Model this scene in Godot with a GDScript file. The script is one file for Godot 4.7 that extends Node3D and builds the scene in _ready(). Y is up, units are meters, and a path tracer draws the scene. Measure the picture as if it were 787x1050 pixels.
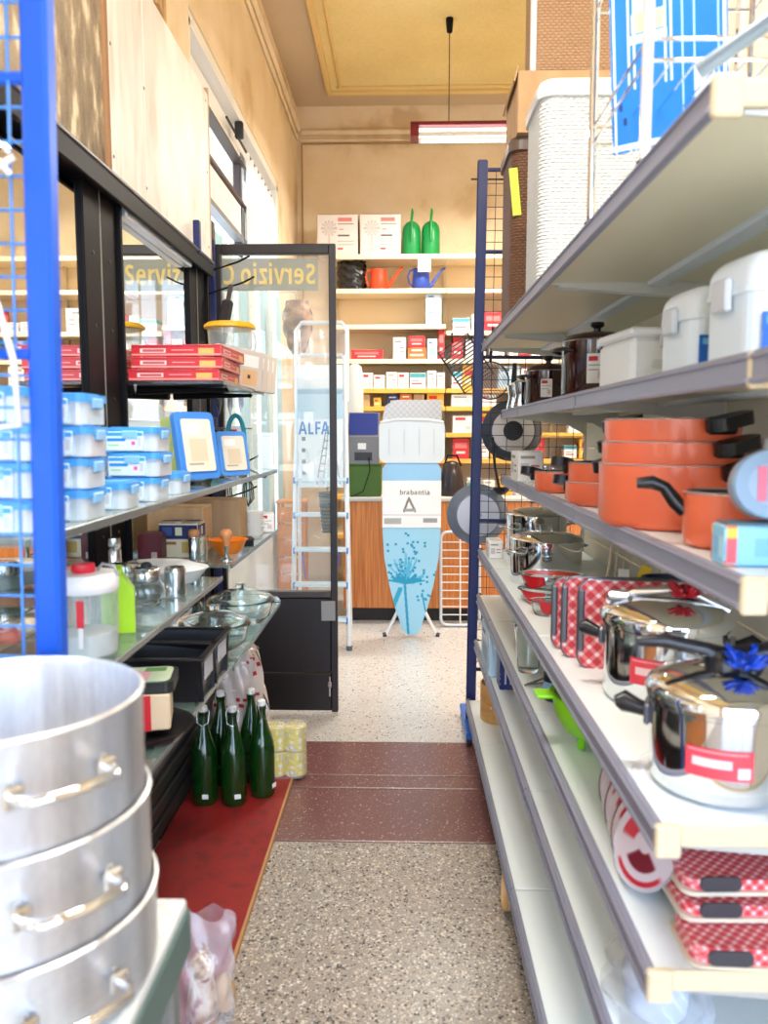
extends Node3D
# A household-goods shop aisle. x right, y up, depth d runs away from the camera: V(x, y, d) = (x, y, -d).

class MB:
	var v := PackedVector3Array()
	var n := PackedVector3Array()
	var uv := PackedVector2Array()
	var ix := PackedInt32Array()
	var xf := Transform3D.IDENTITY
	func vert(p: Vector3, nn: Vector3, t: Vector2) -> int:
		v.append(xf * p)
		n.append((xf.basis * nn).normalized())
		uv.append(t)
		return v.size() - 1
	func tri_i(a: int, b: int, c: int) -> void:
		# wind so that the front (clockwise) side is the one the normal points to
		var g := (v[b] - v[a]).cross(v[c] - v[a])
		if g.dot(n[a] + n[b] + n[c]) > 0.0:
			ix.append_array(PackedInt32Array([a, c, b]))
		else:
			ix.append_array(PackedInt32Array([a, b, c]))
	func quad(a: Vector3, b: Vector3, c: Vector3, d: Vector3, nn: Vector3, ta := Vector2(0, 0), tb := Vector2(1, 0), tc := Vector2(1, 1), td := Vector2(0, 1)) -> void:
		var i := vert(a, nn, ta)
		vert(b, nn, tb); vert(c, nn, tc); vert(d, nn, td)
		tri_i(i, i + 1, i + 2); tri_i(i, i + 2, i + 3)
	func tri(a: Vector3, b: Vector3, c: Vector3, nn: Vector3) -> void:
		var i := vert(a, nn, Vector2.ZERO)
		vert(b, nn, Vector2.ZERO); vert(c, nn, Vector2.ZERO)
		tri_i(i, i + 1, i + 2)
	func box(c: Vector3, s: Vector3, b := 0.0, uvs := 0.0) -> MB:
		var h := s * 0.5
		b = minf(b, minf(h.x, minf(h.y, h.z)) * 0.95)
		var e := h - Vector3(b, b, b)
		for a in 3:
			for sg in [-1.0, 1.0]:
				var nn := Vector3.ZERO
				nn[a] = sg
				var up := Vector3(0, 1, 0) if a != 1 else Vector3(0, 0, -sg)
				var rt := up.cross(nn)
				var q: Array = []
				for k in [[-1, 1], [1, 1], [1, -1], [-1, -1]]:
					var p: Vector3 = rt * float(k[0]) + up * float(k[1])
					var pp := p * e
					pp[a] = sg * h[a]
					q.append(pp)
				if uvs > 0.0:
					var w := absf(rt.dot(s)) * uvs
					var hh := absf(up.dot(s)) * uvs
					quad(c + q[0], c + q[1], c + q[2], c + q[3], nn, Vector2(0, 0), Vector2(w, 0), Vector2(w, hh), Vector2(0, hh))
				else:
					quad(c + q[0], c + q[1], c + q[2], c + q[3], nn)
		if b > 0.0:
			for a in 3:
				for d in range(a + 1, 3):
					var t := 3 - a - d
					for sa in [-1.0, 1.0]:
						for sd in [-1.0, 1.0]:
							var nn := Vector3.ZERO
							nn[a] = sa; nn[d] = sd
							var p1 := Vector3.ZERO
							p1[a] = sa * h[a]; p1[d] = sd * e[d]; p1[t] = -e[t]
							var p2 := p1
							p2[t] = e[t]
							var p3 := Vector3.ZERO
							p3[a] = sa * e[a]; p3[d] = sd * h[d]; p3[t] = e[t]
							var p4 := p3
							p4[t] = -e[t]
							quad(c + p1, c + p2, c + p3, c + p4, nn.normalized())
			for sx in [-1.0, 1.0]:
				for sy in [-1.0, 1.0]:
					for sz in [-1.0, 1.0]:
						var sgn := Vector3(sx, sy, sz)
						tri(c + Vector3(h.x, e.y, e.z) * sgn, c + Vector3(e.x, h.y, e.z) * sgn, c + Vector3(e.x, e.y, h.z) * sgn, sgn.normalized())
		return self
	# profile of (radius, height); sharp corners stay sharp
	func lathe(pr: Array, seg := 24, c := Vector3.ZERO, sx := 1.0, sz := 1.0) -> MB:
		var m := pr.size()
		var ns: Array = []
		for i in m - 1:
			var t: Vector2 = pr[i + 1] - pr[i]
			ns.append(Vector2(t.y, -t.x).normalized() if t.length() > 1e-7 else Vector2(1, 0))
		for i in m - 1:
			var n0: Vector2 = ns[i]
			var n1: Vector2 = ns[i]
			if i > 0 and ns[i - 1].dot(ns[i]) > 0.7: n0 = (ns[i - 1] + ns[i]).normalized()
			if i < m - 2 and ns[i + 1].dot(ns[i]) > 0.7: n1 = (ns[i + 1] + ns[i]).normalized()
			var st := v.size()
			for k in seg + 1:
				var a := TAU * k / seg
				var ca := cos(a)
				var sa := sin(a)
				vert(c + Vector3(pr[i].x * ca * sx, pr[i].y, pr[i].x * sa * sz), Vector3(n0.x * ca / sx, n0.y, n0.x * sa / sz), Vector2(float(k) / seg, 1.0 - float(i) / (m - 1)))
				vert(c + Vector3(pr[i + 1].x * ca * sx, pr[i + 1].y, pr[i + 1].x * sa * sz), Vector3(n1.x * ca / sx, n1.y, n1.x * sa / sz), Vector2(float(k) / seg, 1.0 - float(i + 1) / (m - 1)))
			for k in seg:
				var q := st + k * 2
				if pr[i].x > 1e-6: tri_i(q, q + 1, q + 2)
				if pr[i + 1].x > 1e-6: tri_i(q + 1, q + 3, q + 2)
		return self
	func tube(pts: Array, r, seg := 6, closed := false) -> MB:
		var m := pts.size()
		var up := Vector3.UP
		var st := v.size()
		for i in m:
			var a: Vector3 = pts[(i - 1 + m) % m] if (closed or i > 0) else pts[i]
			var b: Vector3 = pts[(i + 1) % m] if (closed or i < m - 1) else pts[i]
			var t := (b - a).normalized()
			if i == 0 and absf(t.dot(up)) > 0.9: up = Vector3.RIGHT
			var s := t.cross(up)
			if s.length() < 1e-4: s = t.cross(Vector3(0.3, 0.2, 0.9))
			s = s.normalized()
			up = s.cross(t).normalized()
			var rr: float = r[i] if r is Array else r
			for k in seg + 1:
				var an := TAU * k / seg
				var o := s * cos(an) + up * sin(an)
				vert(pts[i] + o * rr, o, Vector2(float(k) / seg, float(i) / maxf(1, m - 1)))
		for i in (m if closed else m - 1):
			for k in seg:
				var q := st + i * (seg + 1) + k
				var w := st + ((i + 1) % m) * (seg + 1) + k
				tri_i(q, q + 1, w); tri_i(q + 1, w + 1, w)
		if not closed:
			for e in [0, m - 1]:
				var t: Vector3 = (pts[0] - pts[1]) if e == 0 else (pts[m - 1] - pts[m - 2])
				var ci := vert(pts[e], t.normalized(), Vector2.ZERO)
				var f := v.size()
				for k in seg + 1:
					v.append(v[st + e * (seg + 1) + k]); n.append(n[ci]); uv.append(Vector2.ZERO)
				for k in seg: tri_i(ci, f + k, f + k + 1)
		return self
	# polygon in xy, pushed out along +z by depth (centred), edge bevel optional
	func ext(poly: PackedVector2Array, depth: float, uvbox := Rect2()) -> MB:
		var id := Geometry2D.triangulate_polygon(poly)
		var bb := Rect2(poly[0], Vector2.ZERO)
		for p in poly: bb = bb.expand(p)
		if uvbox.has_area(): bb = uvbox
		for sg in [-1.0, 1.0]:
			var st := v.size()
			for p in poly:
				var t := Vector2((p.x - bb.position.x) / bb.size.x, 1.0 - (p.y - bb.position.y) / bb.size.y)
				if sg < 0: t.x = 1.0 - t.x
				vert(Vector3(p.x, p.y, sg * depth * 0.5), Vector3(0, 0, sg), t)
			for k in range(0, id.size(), 3): tri_i(st + id[k], st + id[k + 1], st + id[k + 2])
		var area := 0.0
		var m := poly.size()
		for i in m: area += poly[i].cross(poly[(i + 1) % m])
		for i in m:
			var a := poly[i]
			var b := poly[(i + 1) % m]
			var e := (b - a).normalized()
			var nn := Vector3(e.y, -e.x, 0) * (1.0 if area > 0 else -1.0)
			quad(Vector3(a.x, a.y, depth * 0.5), Vector3(b.x, b.y, depth * 0.5), Vector3(b.x, b.y, -depth * 0.5), Vector3(a.x, a.y, -depth * 0.5), nn, Vector2(0, .99), Vector2(.02, .99), Vector2(.02, 1), Vector2(0, 1))
		return self
	# a surface of f(u, v) with thickness left to the caller; smooth normals
	func grid(nu: int, nv: int, f: Callable) -> MB:
		var st := v.size()
		var pts: Array = []
		for j in nv + 1:
			for i in nu + 1: pts.append(f.call(float(i) / nu, float(j) / nv))
		for j in nv + 1:
			for i in nu + 1:
				var du: Vector3 = pts[j * (nu + 1) + mini(i + 1, nu)] - pts[j * (nu + 1) + maxi(i - 1, 0)]
				var dv: Vector3 = pts[mini(j + 1, nv) * (nu + 1) + i] - pts[maxi(j - 1, 0) * (nu + 1) + i]
				var nn := du.cross(dv)
				vert(pts[j * (nu + 1) + i], nn.normalized() if nn.length() > 1e-12 else Vector3.UP, Vector2(float(i) / nu, float(j) / nv))
		for j in nv:
			for i in nu:
				var q := st + j * (nu + 1) + i
				tri_i(q, q + 1, q + nu + 1); tri_i(q + 1, q + nu + 2, q + nu + 1)
		return self
	func at(t: Transform3D) -> MB:
		xf = t
		return self
	func mesh() -> ArrayMesh:
		var a := []
		a.resize(Mesh.ARRAY_MAX)
		a[Mesh.ARRAY_VERTEX] = v
		a[Mesh.ARRAY_NORMAL] = n
		a[Mesh.ARRAY_TEX_UV] = uv
		a[Mesh.ARRAY_INDEX] = ix
		var m := ArrayMesh.new()
		m.add_surface_from_arrays(Mesh.PRIMITIVE_TRIANGLES, a)
		return m

var used := {}
var mats := {}
var rng := RandomNumberGenerator.new()
var font: SystemFont

func V(x: float, y: float, d: float) -> Vector3: return Vector3(x, y, -d)
func C(r: int, g: int, b: int, a := 255) -> Color: return Color8(r, g, b, a)
func mb() -> MB: return MB.new()
func rot(ax: Vector3, deg: float, o := Vector3.ZERO) -> Transform3D: return Transform3D(Basis(ax, deg_to_rad(deg)), o)
func mv(o: Vector3) -> Transform3D: return Transform3D(Basis.IDENTITY, o)
func rr(w: float, h: float, r: float, k := 5, cx := 0.0, cy := 0.0) -> PackedVector2Array:
	var p := PackedVector2Array()
	for q in 4:
		var c := Vector2((w * .5 - r) * (1 if q in [0, 3] else -1), (h * .5 - r) * (1 if q < 2 else -1))
		for i in k + 1:
			var a := PI * .5 * (q + float(i) / k)
			p.append(Vector2(cx, cy) + c + Vector2(cos(a), sin(a)) * r)
	return p
func circ(r: float, k := 20, c := Vector3.ZERO, ax := 1) -> Array:
	var p := []
	for i in k:
		var a := TAU * i / k
		p.append(c + (Vector3(cos(a) * r, 0, sin(a) * r) if ax == 1 else Vector3(cos(a) * r, sin(a) * r, 0) if ax == 2 else Vector3(0, cos(a) * r, sin(a) * r)))
	return p

func numbered(s: String) -> String:
	if not used.has(s):
		used[s] = 0
		return s
	used[s] += 1
	return "%s_%03d" % [s, used[s]]
func tag(o: Node3D, label: String, cat: String, group := "") -> void:
	o.set_meta("label", label)
	o.set_meta("category", cat)
	if group != "": o.set_meta("group", group)
func thing(called: String, label: String, cat: String, at := Vector3.ZERO, turn := 0.0, group := "") -> Node3D:
	var o := Node3D.new()
	o.name = numbered(called)
	add_child(o)
	o.position = at
	o.rotation_degrees.y = turn
	tag(o, label, cat, group)
	return o
func part(b, called: String, m: Material, parent: Node3D, at := Vector3.ZERO) -> MeshInstance3D:
	var o := MeshInstance3D.new()
	o.mesh = b.mesh() if b is MB else b
	o.material_override = m
	o.name = called
	o.cast_shadow = GeometryInstance3D.SHADOW_CASTING_SETTING_ON
	parent.add_child(o, true)
	o.position = at
	return o
func single(b, called: String, m: Material, label: String, cat: String, at := Vector3.ZERO, turn := 0.0, group := "") -> MeshInstance3D:
	var o := part(b, numbered(called), m, self, at)
	o.rotation_degrees.y = turn
	tag(o, label, cat, group)
	return o
func struct(b, called: String, m: Material, at := Vector3.ZERO) -> MeshInstance3D:
	var o := part(b, called, m, self, at)
	o.set_meta("kind", "structure")
	return o
func copy(o: Node3D, at: Vector3, turn := 0.0, label := "") -> Node3D:
	var c: Node3D = o.duplicate()
	c.name = numbered(String(o.name).rstrip("0123456789").trim_suffix("_"))
	add_child(c)
	c.position = at
	c.rotation_degrees.y = turn
	if label != "": c.set_meta("label", label)
	return c

func M(col: Color, rough := 0.6, metal := 0.0, coat := 0.0) -> StandardMaterial3D:
	var k := "%s|%.2f|%.2f|%.2f" % [col, rough, metal, coat]
	if mats.has(k): return mats[k]
	var m := StandardMaterial3D.new()
	m.albedo_color = col
	m.roughness = rough
	m.metallic = metal
	if coat > 0.0:
		m.clearcoat_enabled = true
		m.clearcoat = coat
		m.clearcoat_roughness = 0.1
	if col.a < 1.0: m.transparency = BaseMaterial3D.TRANSPARENCY_ALPHA
	mats[k] = m
	return m
func T(img: Image, rough := 0.6, metal := 0.0, scale := Vector3.ZERO, bump: Image = null) -> StandardMaterial3D:
	var m := StandardMaterial3D.new()
	m.albedo_texture = ImageTexture.create_from_image(img)
	m.roughness = rough
	m.metallic = metal
	if scale != Vector3.ZERO:
		m.uv1_triplanar = true
		m.uv1_world_triplanar = true
		m.uv1_scale = scale
	if bump:
		m.normal_enabled = true
		var nm := bump.duplicate() as Image
		nm.bump_map_to_normal_map(4.0)
		m.normal_texture = ImageTexture.create_from_image(nm)
	return m
func card(w: int, h: int, base: Color, bl: Array) -> Image:
	var im := Image.create(w, h, false, Image.FORMAT_RGB8)
	im.fill(base)
	for b in bl: im.fill_rect(Rect2i(int(b[0] * w), int(b[1] * h), maxi(1, int(b[2] * w)), maxi(1, int(b[3] * h))), b[4])
	return im
func nz(freq: float, sd: int, oct := 4) -> FastNoiseLite:
	var f := FastNoiseLite.new()
	f.seed = sd
	f.frequency = freq
	f.fractal_octaves = oct
	return f
func mottled(sz: int, cols: Array, freq: float, sd: int, sx := 1.0, sy := 1.0, grain := 0.03) -> Image:
	var f := nz(freq, sd, 5)
	var im := Image.create(sz, sz, false, Image.FORMAT_RGB8)
	var r := RandomNumberGenerator.new()
	r.seed = sd
	for y in sz:
		for x in sz:
			# wrap by blending so that the tile repeats
			var u := float(x) / sz
			var w := float(y) / sz
			var q := lerpf(lerpf(f.get_noise_2d(x * sx, y * sy), f.get_noise_2d((x - sz) * sx, y * sy), u), lerpf(f.get_noise_2d(x * sx, (y - sz) * sy), f.get_noise_2d((x - sz) * sx, (y - sz) * sy), u), w)
			var t := clampf(q * 1.3 + .5, 0, .999) * (cols.size() - 1)
			var c: Color = cols[int(t)].lerp(cols[int(t) + 1], t - int(t))
			var g := (r.randf() - .5) * grain
			im.set_pixel(x, y, Color(c.r + g, c.g + g, c.b + g))
	return im
func text(parent: Node3D, s: String, h: float, at: Vector3, b: Basis, m: Material, called := "lettering", width := 0.0) -> MeshInstance3D:
	var t := TextMesh.new()
	t.text = s
	t.font = font
	t.font_size = 32
	t.pixel_size = h / 24.0
	t.depth = 0.0006
	t.curve_step = 3.0
	if width > 0.0:
		var w: float = t.get_aabb().size.x
		if w > 0.0: b = b * Basis.from_scale(Vector3(width / w, 1, 1))
	var o := part(t, called, m, parent)
	o.transform = Transform3D(b, at)
	return o

func _ready() -> void:
	# camera
	var cam := Camera3D.new()
	cam.name = "camera"
	cam.position = Vector3(0, 1.4, 0)
	cam.rotation_degrees = Vector3(-5.782, 1.4605, 0)
	cam.near = 0.05
	cam.far = 60.0
	var lens := CameraAttributesPhysical.new()
	lens.frustum_focal_length = 18.286
	lens.frustum_focus_distance = 3.6
	lens.exposure_aperture = 2.6
	cam.attributes = lens
	cam.fov = 66.55
	add_child(cam)
	cam.current = true
	# sky and exposure: overcast daylight through the shop front behind the camera and the side window
	var env := Environment.new()
	var sky := Sky.new()
	var sm := ProceduralSkyMaterial.new()
	sm.sky_top_color = C(176, 208, 255)
	sm.sky_horizon_color = C(222, 236, 255)
	sm.ground_bottom_color = C(170, 172, 172)
	sm.ground_horizon_color = C(226, 228, 230)
	sm.sky_energy_multiplier = 1.0
	sky.sky_material = sm
	env.background_mode = Environment.BG_SKY
	env.sky = sky
	env.background_energy_multiplier = 7.2
	env.tonemap_mode = Environment.TONE_MAPPER_LINEAR
	env.tonemap_exposure = 1.4
	env.sdfgi_enabled = true
	env.ssao_enabled = true
	env.ssil_enabled = true
	var we := WorldEnvironment.new()
	we.name = "world_environment"
	we.environment = env
	add_child(we)
	font = SystemFont.new()
	font.font_names = PackedStringArray(["Droid Sans"])
	font.font_weight = 700
	rng.seed = 7
	make_materials()
	make_prints()
	room()
	lamps()
	left_window()
	gondola()
	vitrine()
	open_door()
	counter()
	back_shelving()
	front_left()
	left_goods()
	floor_goods()
	gondola_low()
	gondola_mid()
	gondola_top()
	blue_stand()
	far_goods()

var plaster: Material
var ceil_m: Material
var terra_a: Material
var terra_far_lit: Material
var maroon: Material
var black_m: Material
var chrome: Material
var steel: Material
var brushed: Material
var glass: Material
var clear: Material
var mirror: Material
var cglass: StandardMaterial3D
var white_m: Material
var lam: Material
var board_m: Material
var blue_m: Material
var red_cloth: Material
var wood: Material
var cardb: Material
var film: Material
var ging: Material

func terrazzo(sz: int, base: Color, chips: Array, count: int, rmax: float, sd: int) -> Image:
	var im := Image.create(sz, sz, false, Image.FORMAT_RGB8)
	var r := RandomNumberGenerator.new()
	r.seed = sd
	for y in sz:
		for x in sz:
			var g := (r.randf() - .5) * .09
			im.set_pixel(x, y, Color(base.r + g, base.g + g, base.b + g))
	for k in count:
		var cx := r.randf() * sz
		var cy := r.randf() * sz
		var q := r.randf()
		var ra := lerpf(1.2, rmax, q * q * q)
		var c: Color = chips[r.randi() % chips.size()]
		c = c.lightened(r.randf() * .12).darkened(r.randf() * .12)
		var a1 := r.randf() * TAU
		var sq := r.randf_range(.55, 1.0)
		var a2 := r.randf() * TAU
		var R := int(ceil(ra)) + 1
		for dy in range(-R, R + 1):
			for dx in range(-R, R + 1):
				var u := dx * cos(a1) + dy * sin(a1)
				var w := (-dx * sin(a1) + dy * cos(a1)) / sq
				var an := atan2(w, u)
				if sqrt(u * u + w * w) < ra * (.86 + .16 * cos(an * 3 + a2)):
					im.set_pixel(posmod(int(cx) + dx, sz), posmod(int(cy) + dy, sz), c)
	return im

func make_materials() -> void:
	plaster = T(mottled(512, [C(212, 184, 144), C(234, 212, 178), C(240, 220, 190), C(244, 226, 200)], .006, 11), .9, 0, Vector3(.45, .45, .45))
	ceil_m = T(mottled(256, [C(228, 202, 136), C(236, 212, 146), C(240, 218, 156)], .008, 13), .9, 0, Vector3(.3, .3, .3))
	terra_a = T(terrazzo(1024, C(160, 148, 136), [C(222, 208, 186), C(205, 186, 160), C(232, 222, 206), C(190, 168, 142), C(214, 198, 178), C(52, 48, 48), C(64, 60, 60), C(120, 96, 80), C(226, 220, 212)], 26000, 7.0, 21), .3, 0, Vector3(1.15, 1.15, 1.15))
	terra_far_lit = T(terrazzo(1024, C(206, 202, 198), [C(238, 236, 232), C(226, 222, 216), C(244, 243, 240), C(216, 210, 204), C(234, 230, 226), C(96, 90, 90), C(176, 160, 150)], 16000, 6.5, 22), .25, 0, Vector3(1.0, 1.0, 1.0))  # paler far terrazzo, with window light put into its base and chip colours
	maroon = T(terrazzo(512, C(122, 80, 76), [C(144, 98, 92), C(108, 70, 70), C(160, 118, 110), C(130, 86, 82), C(186, 160, 152)], 5200, 3.4, 23), .26, 0, Vector3(1.4, 1.4, 1.4))
	black_m = M(C(16, 16, 20), .5)
	(black_m as StandardMaterial3D).metallic_specular = .25
	chrome = M(C(226, 228, 230), .07, 1.0)
	steel = M(C(214, 216, 220), .2, 1.0)
	brushed = T(mottled(256, [C(204, 206, 210), C(220, 222, 226), C(232, 234, 238)], .02, 31, 6.0, .1, .04), .36, .86)
	glass = M(Color(.93, .98, .97, .10), .02)
	clear = M(Color(.8, .88, .88, .14), .02)
	film = M(Color(.95, .97, 1.0, .2), .1)
	cglass = StandardMaterial3D.new()
	cglass.albedo_color = Color(.95, .985, .98, .03)
	cglass.transparency = BaseMaterial3D.TRANSPARENCY_ALPHA
	cglass.roughness = .0
	cglass.refraction_enabled = true
	cglass.refraction_scale = .05
	mirror = M(C(236, 240, 238), .015, 1.0)
	white_m = M(C(240, 240, 238), .45)
	lam = M(C(238, 246, 246), .38)
	board_m = M(C(150, 152, 170), .42, .25)
	blue_m = M(C(5, 26, 88), .4)
	red_cloth = T(mottled(512, [C(120, 26, 24), C(140, 27, 26), C(150, 30, 28), C(144, 29, 28), C(126, 34, 30)], .012, 41, 1, 1, .04), .55, 0, Vector3(1.2, 1.2, 1.2))
	wood = T(mottled(256, [C(176, 98, 40), C(206, 124, 56), C(216, 138, 68)], .02, 51, 5.0, .25, .03), .42)
	cardb = T(mottled(128, [C(186, 150, 110), C(200, 164, 122)], .03, 52, 1, .2, .03), .85)
	var im := Image.create(64, 64, false, Image.FORMAT_RGB8)
	for y in 64:
		for x in 64:
			var a := posmod(x + y, 16) < 6
			var b := posmod(x - y, 16) < 6
			im.set_pixel(x, y, C(250, 230, 228) if a and b else C(234, 128, 130) if a or b else C(212, 58, 66))
	ging = T(im, .45)
	(ging as StandardMaterial3D).uv1_scale = Vector3(2.1, 1.5, 1)

func room() -> void:
	var H := 4.33
	# floor: bedding with terrazzo fields and dark threshold slabs set in it
	var fl := struct(mb().box(V(.8, -.09, 2.6), Vector3(3.9, .14, 10.4)), "floor", M(C(120, 112, 106), .9))
	part(mb().box(V(.8, -.01, .17), Vector3(3.9, .02, 4.76)), "terrazzo_field", terra_a, fl)
	part(mb().box(V(.8, -.01, 5.62), Vector3(3.9, .02, 4.38)), "terrazzo_field", terra_far_lit, fl)
	var xs := [[-1.15, .34], [.344, 2.75]]
	for q in [[2.556, 2.952], [2.962, 3.07], [3.078, 3.424]]:
		for x in xs:
			var b := mb().box(V((x[0] + x[1]) * .5, -.0075, (q[0] + q[1]) * .5), Vector3(x[1] - x[0], .02, q[1] - q[0]), .003)
			part(b, "threshold_slab", maroon, fl)
	var ce := struct(mb().box(V(.8, H + .06, 2.6), Vector3(3.9, .12, 10.4)), "ceiling", M(C(212, 190, 158), .9))
	part(mb().box(V(1.02, H - .006, 3.1), Vector3(3.3, .014, 7.8)), "ceiling_panel", ceil_m, ce)
	for q in [[V(1.02, H - .02, 7.02), Vector3(3.38, .05, .05)], [V(-.65, H - .02, 3.1), Vector3(.05, .05, 7.85)], [V(1.02, H - .02, 6.92), Vector3(3.2, .03, .025)], [V(-.55, H - .02, 3.05), Vector3(.025, .03, 7.75)]]:
		part(mb().box(q[0], q[1], .012), "moulding", M(C(228, 196, 130), .8), ce)
	# left wall with window opening d 3.72..6.28, y .62..3.33
	var wl := struct(mb().box(V(-1.18, H * .5, .76), Vector3(.4, H, 5.92)).box(V(-1.18, H * .5, 6.84), Vector3(.4, H, 1.12)).box(V(-1.18, .31, 5.0), Vector3(.4, .62, 2.56)).box(V(-1.18, 3.83, 5.0), Vector3(.4, 1.0, 2.56)), "wall_left", plaster)
	part(mb().box(V(-.955, 4.1, 2.6), Vector3(.05, .05, 9.4), .02).box(V(-.965, 4.03, 2.6), Vector3(.03, .03, 9.4), .01), "cornice", plaster, wl)
	var wb := struct(mb().box(V(.8, H * .5, 7.5), Vector3(3.9, H, .3)), "wall_back", plaster)
	part(mb().box(V(.85, 4.1, 7.325), Vector3(3.6, .05, .05), .02).box(V(.85, 4.03, 7.335), Vector3(3.6, .03, .03), .01), "cornice", plaster, wb)
	struct(mb().box(V(2.85, H * .5, 2.6), Vector3(.3, H, 10.4)), "wall_right", plaster)
	# shop front behind the camera: piers and a lintel round one wide opening
	var wf := struct(mb().box(V(.85, 3.83, -2.35), Vector3(4, 1.0, .3)).box(V(-1.0, 1.66, -2.35), Vector3(.5, 3.33, .3)).box(V(2.6, 1.66, -2.35), Vector3(.5, 3.33, .3)), "wall_front", plaster)
	for x in [-.72, .4, 1.3, 2.32]:
		part(mb().box(V(x, 1.66, -2.3), Vector3(.06, 3.33, .08), .01), "mullion", M(C(70, 66, 64), .4, .5), wf)
	# surface-run cables and pipe on the left wall
	var cb := thing("surface_cable", "thin cream cables running up the wall above the white panel", "cable", V(-.97, 2.9, 3.3))
	for k in 3:
		part(mb().tube([Vector3(0, 0, k * .05), Vector3(.004, .5, k * .05), Vector3(.002, 1.1, k * .05 - .01)], .009, 6), "cable", M(C(196, 160, 112), .7), cb)
	var jb := thing("cable_junction", "beige tied bundle of cable connectors hanging high on wall", "junction", V(-.95, 2.88, 3.14))
	part(mb().lathe([Vector2(0, 0), Vector2(.02, .01), Vector2(.024, .05), Vector2(.018, .06), Vector2(.026, .075), Vector2(.022, .12), Vector2(.012, .15), Vector2(0, .152)], 12), "sleeve", M(C(150, 112, 74), .7), jb)
	part(mb().tube([Vector3(0, .01, 0), Vector3(.01, -.03, -.01), Vector3(.03, -.05, -.02)], .006, 6), "wire_end", M(C(230, 225, 215), .6), jb)
	# vertical conduit and cable along the back
	var cd := thing("conduit_cable", "thin cable clipped under the back wall cornice", "cable", V(-.93, 4.0, 7.33))
	part(mb().tube([Vector3(0, 0, 0), Vector3(1.6, .0, 0), Vector3(3.3, -.01, 0)], .008, 6), "cable", M(C(176, 140, 96), .7), cd)
	part(mb().tube([Vector3(0, 0, 0), Vector3(.0, -1.4, 0)], .008, 6), "drop_cable", M(C(186, 150, 106), .7), cd)

func lamps() -> void:
	# the visible hanging fluorescent lamp, and two unseen copies added as fill light
	var spots := [["long fluorescent lamp with a dark red housing hung on a thin wire from the ceiling", V(.66, 3.54, 5.85)], ["unseen fluorescent lamp with red housing added as fill over the near aisle", V(.1, 3.54, 1.0)], ["unseen fluorescent lamp with red housing added as fill above the right-hand aisle", V(1.8, 3.54, 3.2)]]
	for s in spots:
		var t := thing("pendant_lamp", s[0], "lamp", s[1], 0, "hanging fluorescent lamps")
		part(mb().box(Vector3(0, .042, 0), Vector3(1.24, .025, .16), .004).box(Vector3(-.59, .0, 0), Vector3(.06, .09, .16), .004).box(Vector3(.59, 0, 0), Vector3(.06, .09, .16), .004), "housing", M(C(122, 20, 42), .35), t)
		var em := StandardMaterial3D.new()
		em.albedo_color = Color.WHITE
		em.emission_enabled = true
		em.emission = Color(1, .98, .94)
		em.emission_energy_multiplier = 2.2
		for z in [-.04, .04]:
			part(mb().tube([Vector3(-.56, .0, z), Vector3(.56, .0, z)], .017, 10), "tube", em, t)
		for k in 24:
			part(mb().box(Vector3(-.545 + k * .0474, -.03, 0), Vector3(.002, .03, .14)), "louvre_blade", white_m, t)
		for z in [-.072, .072]:
			part(mb().box(Vector3(0, -.03, z), Vector3(1.12, .03, .002)), "louvre_rail", white_m, t)
		part(mb().tube([Vector3(-.345, .05, 0), Vector3(-.345, .74, 0)], .004, 6), "wire", M(C(60, 56, 54), .5), t)
		part(mb().lathe([Vector2(0, -.11), Vector2(.02, -.1), Vector2(.026, -.03), Vector2(.026, 0)], 12, Vector3(-.345, .785, 0)), "ceiling_cup", black_m, t)
		var l := AreaLight3D.new()
		l.name = "lamp_light"
		l.area_size = Vector2(1.1, .12)
		l.light_color = Color(1, .98, .94)
		l.light_energy = 6.2
		l.area_range = 14.0
		l.shadow_enabled = true
		t.add_child(l)
		l.position = Vector3(0, -.05, 0)
		l.rotation_degrees.x = -90

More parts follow.
